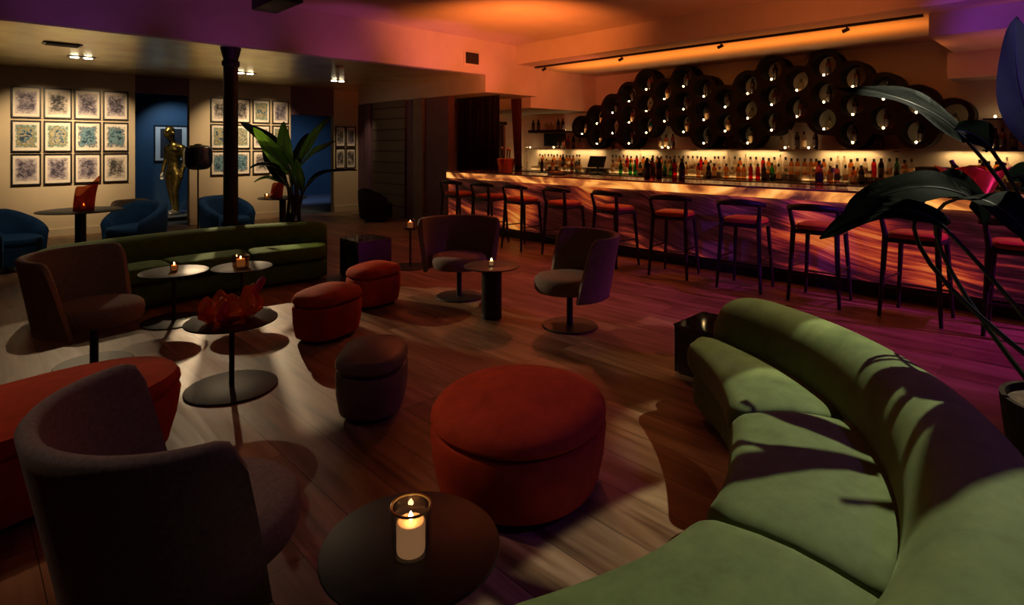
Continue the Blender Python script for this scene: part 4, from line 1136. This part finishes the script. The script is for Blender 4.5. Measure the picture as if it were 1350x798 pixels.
for r, z in ((.13, 0), (.15, .01), (.185, .09), (.235, .20), (.265, .245), (.26, .252), (.225, .2), (.175, .1), (.12, .02), (.004, .018)):
    rows.append([(r*(1+.16*math.cos(4*a)*(z > .05)*z*3)*math.cos(a)*.8, r*(1+.16*math.cos(4*a)*z*3)*math.sin(a), z*(1+.10*math.cos(4*a)*(r > .15))) for a in [2*PI*k/48+PI/4*0 for k in range(48)]])
V = m.grid(rows, cv=True); m.cap(V[0][::-1]); m.cap(V[-1]); m.build('bowl', M['copper'], t)
wy = yx(1281, 7.05)
for dx, dy, tilt, rz, kk, lb in ((.0, .05, 24, 70, 'c', 'dark wine bottle leaning in the copper bowl, left one'), (.02, -.09, 30, -80, 'c', 'dark wine bottle leaning in the copper bowl, right one'), (-.02, -.01, 22, -120, 'h', 'pink bottle leaning in the middle of the copper bowl')):
    o = put(kk, (7.05+dx, wy+dy, ZT+.05), lb, 'bottles in the copper bowl'); o.rotation_euler = (0, D(tilt), D(rz))
# glassware trays
def tumbler(loc, label, group, r=.038, h=.1, stem=False):
    t = thing('cocktail_glass', label, 'glass', loc, 0, group)
    MB().lathe([(r*.8, 0), (r*.92, .004), (r, h), (r-.003, h), (r*.86, .012), (.003, .011)], n=20).build('bowl', M['clear'], t)
    MB().lathe([(r*.8, .0125), (r*.86, .05), (.003, .0505)], n=18).build('base_ice', thinglass('ice', (.8, .75, .7), .2), t)
GL = 'glasses and bottles standing on the bar top'
for i, (px, X) in enumerate(((745, 7.15), (752, 7.2), (759, 7.14), (767, 7.2), (774, 7.15))):
    tumbler((X, yx(px, X), ZT), f'clear tumbler on the bar, {ordn(i)} from the left beside the far metal tray', GL, .045, .13)
for px, kk, lb in ((763, 'f', 'squat decanter among the tumblers at the far part of the bar'), (853, 'c', 'dark bottle at the left of the bottle cluster on the bar'), (860, 'h', 'pink bottle in the bottle cluster on the bar'), (869, 'c', 'dark bottle at the right of the bottle cluster on the bar'),
                   (889, 'e', 'red bottle left of the dark one on the bar top'), (899, 'c', 'dark bottle above the sixth bar stool'), (866, 'f', 'squat decanter before the bottle cluster on the bar')):
    put(kk, (7.12, yx(px, 7.12), ZT), lb, GL)
for i, px in enumerate((1072, 1080, 1089, 1097, 1106, 1113)):
    if i in (1, 3): put('h' if i == 1 else 'f', (7.12, yx(px, 7.12), ZT), ('pink bottle' if i == 1 else 'squat decanter')+' among the mixing glasses on the bar before the eighth stool', GL)
    else: tumbler((7.12, yx(px, 7.12), ZT), f'mixing glass on the bar above the eighth stool, place {ordn(i)} from left', GL, .042, .14)
t = thing('metal_tray', 'round metal rail tray on the far part of the bar', 'tray', (7.18, yx(735, 7.18), ZT))
MB().lathe([(.16, 0), (.17, .004), (.17, .02), (.165, .02), (.16, .006), (.003, .005)], n=36).build('plate', M['steel'], t)
MB().tube([(.165*math.cos(a*PI/18), .165*math.sin(a*PI/18), .045) for a in range(37)], .004, 6).build('rail', M['copper'], t)

# ------------------------------------------------------------------ lights
def spot(name, loc, tgt, col, power, size, blend=.15, rad=.03):
    l = bpy.data.lights.new(name, 'SPOT'); l.color = col; l.energy = power; l.spot_size = D(size); l.spot_blend = blend; l.shadow_soft_size = rad
    o = bpy.data.objects.new(name, l); COL.objects.link(o); o.location = loc
    o.rotation_euler = (Vector(tgt)-Vector(loc)).to_track_quat('-Z', 'Y').to_euler()
    return o
def area(name, loc, tgt, col, power, sx, sy):
    l = bpy.data.lights.new(name, 'AREA'); l.shape = 'RECTANGLE'; l.size = sx; l.size_y = sy; l.color = col; l.energy = power
    o = bpy.data.objects.new(name, l); COL.objects.link(o); o.location = loc
    o.rotation_euler = (Vector(tgt)-Vector(loc)).to_track_quat('-Z', 'Y').to_euler()
    return o
WARM = (1, .71, .41); PURP = (.36, .08, 1); MAG = (1, .12, .42); ORG = (1, .30, .06)
# downlights on the pictures
for x in (1.15, 1.95): spot('picture_spot', (x, 10.9, 2.82), (x-.05, 12.5, 1.55), WARM, 195, 62, .9, .03)
for x in (4.1, 4.9): spot('picture_spot', (x, 11.0, 2.82), (x, 12.5, 1.6), WARM, 145, 62, .9, .03)
spot('corner_spot', (6.6, 11.3, 2.82), (6.74, 12.5, .7), WARM, 45, 50, .9)
# the second lamp of each twin downlight looks out over the lounge
spot('lounge_spot', (3.40, 10.3, 2.82), (2.0, 5.05, 0), WARM, 640, 14.5, .15, .025)
spot('far_sofa_fill', (3.0, 9.9, 2.82), (2.0, 7.0, .6), WARM, 110, 56, .8, .03)  # extra fill added to brighten the far sofa, not a downlight lamp
spot('lounge_spot', (1.30, 10.3, 2.82), (.35, 5.3, 0), WARM, 120, 17, .2, .025)
spot('lounge_spot', (1.50, 10.3, 2.82), (3.4, 4.2, 0), WARM, 640, 14, .15, .025)
for x, y in ((.7, 9.3), (2.0, 9.4), (3.2, 9.7)): spot('armchair_fill', (x, y-.6, 2.82), (x, y+.1, .3), WARM, 34, 50, .9, .03)  # fills added above the blue armchairs, no fittings there
# fills added to lift the foreground, and the sofa spot shining through the plant leaves
spot('foreground_fill', (-1.4, 4.6, 3.4), (1.2, 1.9, 0), (1, .54, .36), 17, 60, .8, .05)
spot('lounge_fill', (.2, 2.8, 3.4), (2.0, 5.6, .4), (1, .58, .44), 9, 58, .9, .1)
spot('ottoman_fill', (-.3, 4.9, 3.4), (1.75, 2.05, .42), (1, .50, .28), 170, 14, .7, .04)
spot('ottoman_fill', (-1.4, 4.9, 3.4), (.2, 3.4, .4), (1, .50, .28), 80, 22, .7, .04)
spot('chair_fill', (-.7, 2.7, 3.45), (.3, 1.95, .7), (1, .74, .62), 26, 24, .8, .03)
spot('sofa_spot', (4.8, .25, 3.4), (2.52, .02, .5), (.96, .94, .64), 540, 39, .08, .02)
spot('sofa_end_spot', (4.8, .25, 3.4), (3.15, 1.3, .4), (1, .80, .50), 300, 14, .5, .02)
spot('plant_spot', (2.2, 5.2, 3.4), (3.4, 7.8, 1.5), (1, .8, .5), 95, 18, .6, .03)
# coloured washes, most of them added in mid-air without fittings
spot('purple_wash', (7.0, -2.6, 3.0), (6.4, .9, 0), (.66, .05, .66), 700, 58, .9, .1)
spot('violet_wash', (3.5, -1.7, 3.4), (2.7, .55, .4), (.34, .10, 1), 70, 44, .9, .1)
spot('violet_chair', (4.6, -2.4, 3.2), (.7, 2.0, .5), (.45, .12, .9), 22, 22, .9, .1)
spot('violet_chair', (6.4, -.6, 3.2), (3.9, 3.1, .6), (.40, .08, 1), 26, 16, .9, .1)
spot('violet_leaf', (1.7, -1.0, 2.7), (3.46, .27, 1.92), (.22, .05, 1), 260, 17, .8, .05)
for x, col, e in ((-2.2, (.42, .08, .72), 12), (-.6, (.42, .08, .72), 13), (1.0, (.45, .08, .66), 14), (2.6, (.55, .08, .55), 16), (4.2, (.80, .10, .42), 26), (5.7, (1, .13, .28), 40), (7.0, (1, .13, .13), 46)):
    spot('header_wash', (x, 6.7, 1.75), (x, 7.9, 3.45), col, e, 60, 1, .05)
spot('orange_wash', (5.4, 5.2, 1.9), (6.5, 6.6, 3.5), (1, .19, .03), 400, 105, 1, .1)
spot('orange_wash', (6.4, 1.8, 1.9), (7.0, 2.6, 3.5), (1, .20, .035), 70, 120, 1, .1)
spot('orange_wash', (7.6, 5.6, 2.5), (9.4, 8.1, 2.85), (1, .13, .07), 70, 80, 1, .1)
spot('red_wash', (6.5, 6.0, 3.4), (5.0, 4.2, 0), (1, .16, .06), 90, 90, 1, .1)
cv = area('bar_ceiling_wash', (8.95, 4.6, 2.5), (8.98, 4.6, 3.14), (1, .24, .022), 34, 6, .5)  # added glow for the lower ceiling, hung free with no cove around it
cv.data.spread = D(120)
spot('soffit_wash', (6.3, 2.3, 2.3), (8.4, .0, 2.95), (.42, .07, .85), 75, 44, .6, .1)
spot('soffit_wash', (8.4, .9, 1.4), (9.2, .4, 2.85), (1, .20, .15), 30, 100, 1, .1)

# lit back bar
for y in (1.2, 2.9, 4.3, 5.4, 6.9, 8.3, 9.5):
    area('back_bar_strip', (10.5, y, 1.47), (10.56, y, 1.0), (1, .58, .20), 3.2, .8, .04)
    area('back_bar_strip', (10.32, y+.3, .985), (10.6, y+.3, 1.3), (1, .56, .18), 1.6, .7, .03)
# blue room
spot('blue_room_spot', (2.75, 13.1, 2.9), (3.45, 13.8, 1.0), (1, .85, .55), 40, 60, .8)
spot('blue_room_spot', (3.6, 14.6, 2.9), (4.0, 15.6, 1.2), (.55, .75, 1), 60, 90, .8)
spot('blue_room_spot', (6.4, 15.0, 2.9), (7.2, 17.0, .3), (.5, .65, 1), 160, 100, .8)

w = bpy.data.worlds.new('world'); sc.world = w; w.use_nodes = True
w.node_tree.nodes['Background'].inputs[0].default_value = (.30, .12, .30, 1); w.node_tree.nodes['Background'].inputs[1].default_value = .02
vs_ = sc.view_settings
vs_.view_transform = 'Standard'; vs_.look = 'None'; vs_.gamma = 1; vs_.exposure = 0; vs_.use_curve_mapping = False
sc.cycles.use_denoising = True
sc.cycles.sample_clamp_indirect = 4
sc.cycles.caustics_reflective = False; sc.cycles.caustics_refractive = False
sc.cycles.transparent_max_bounces = 16
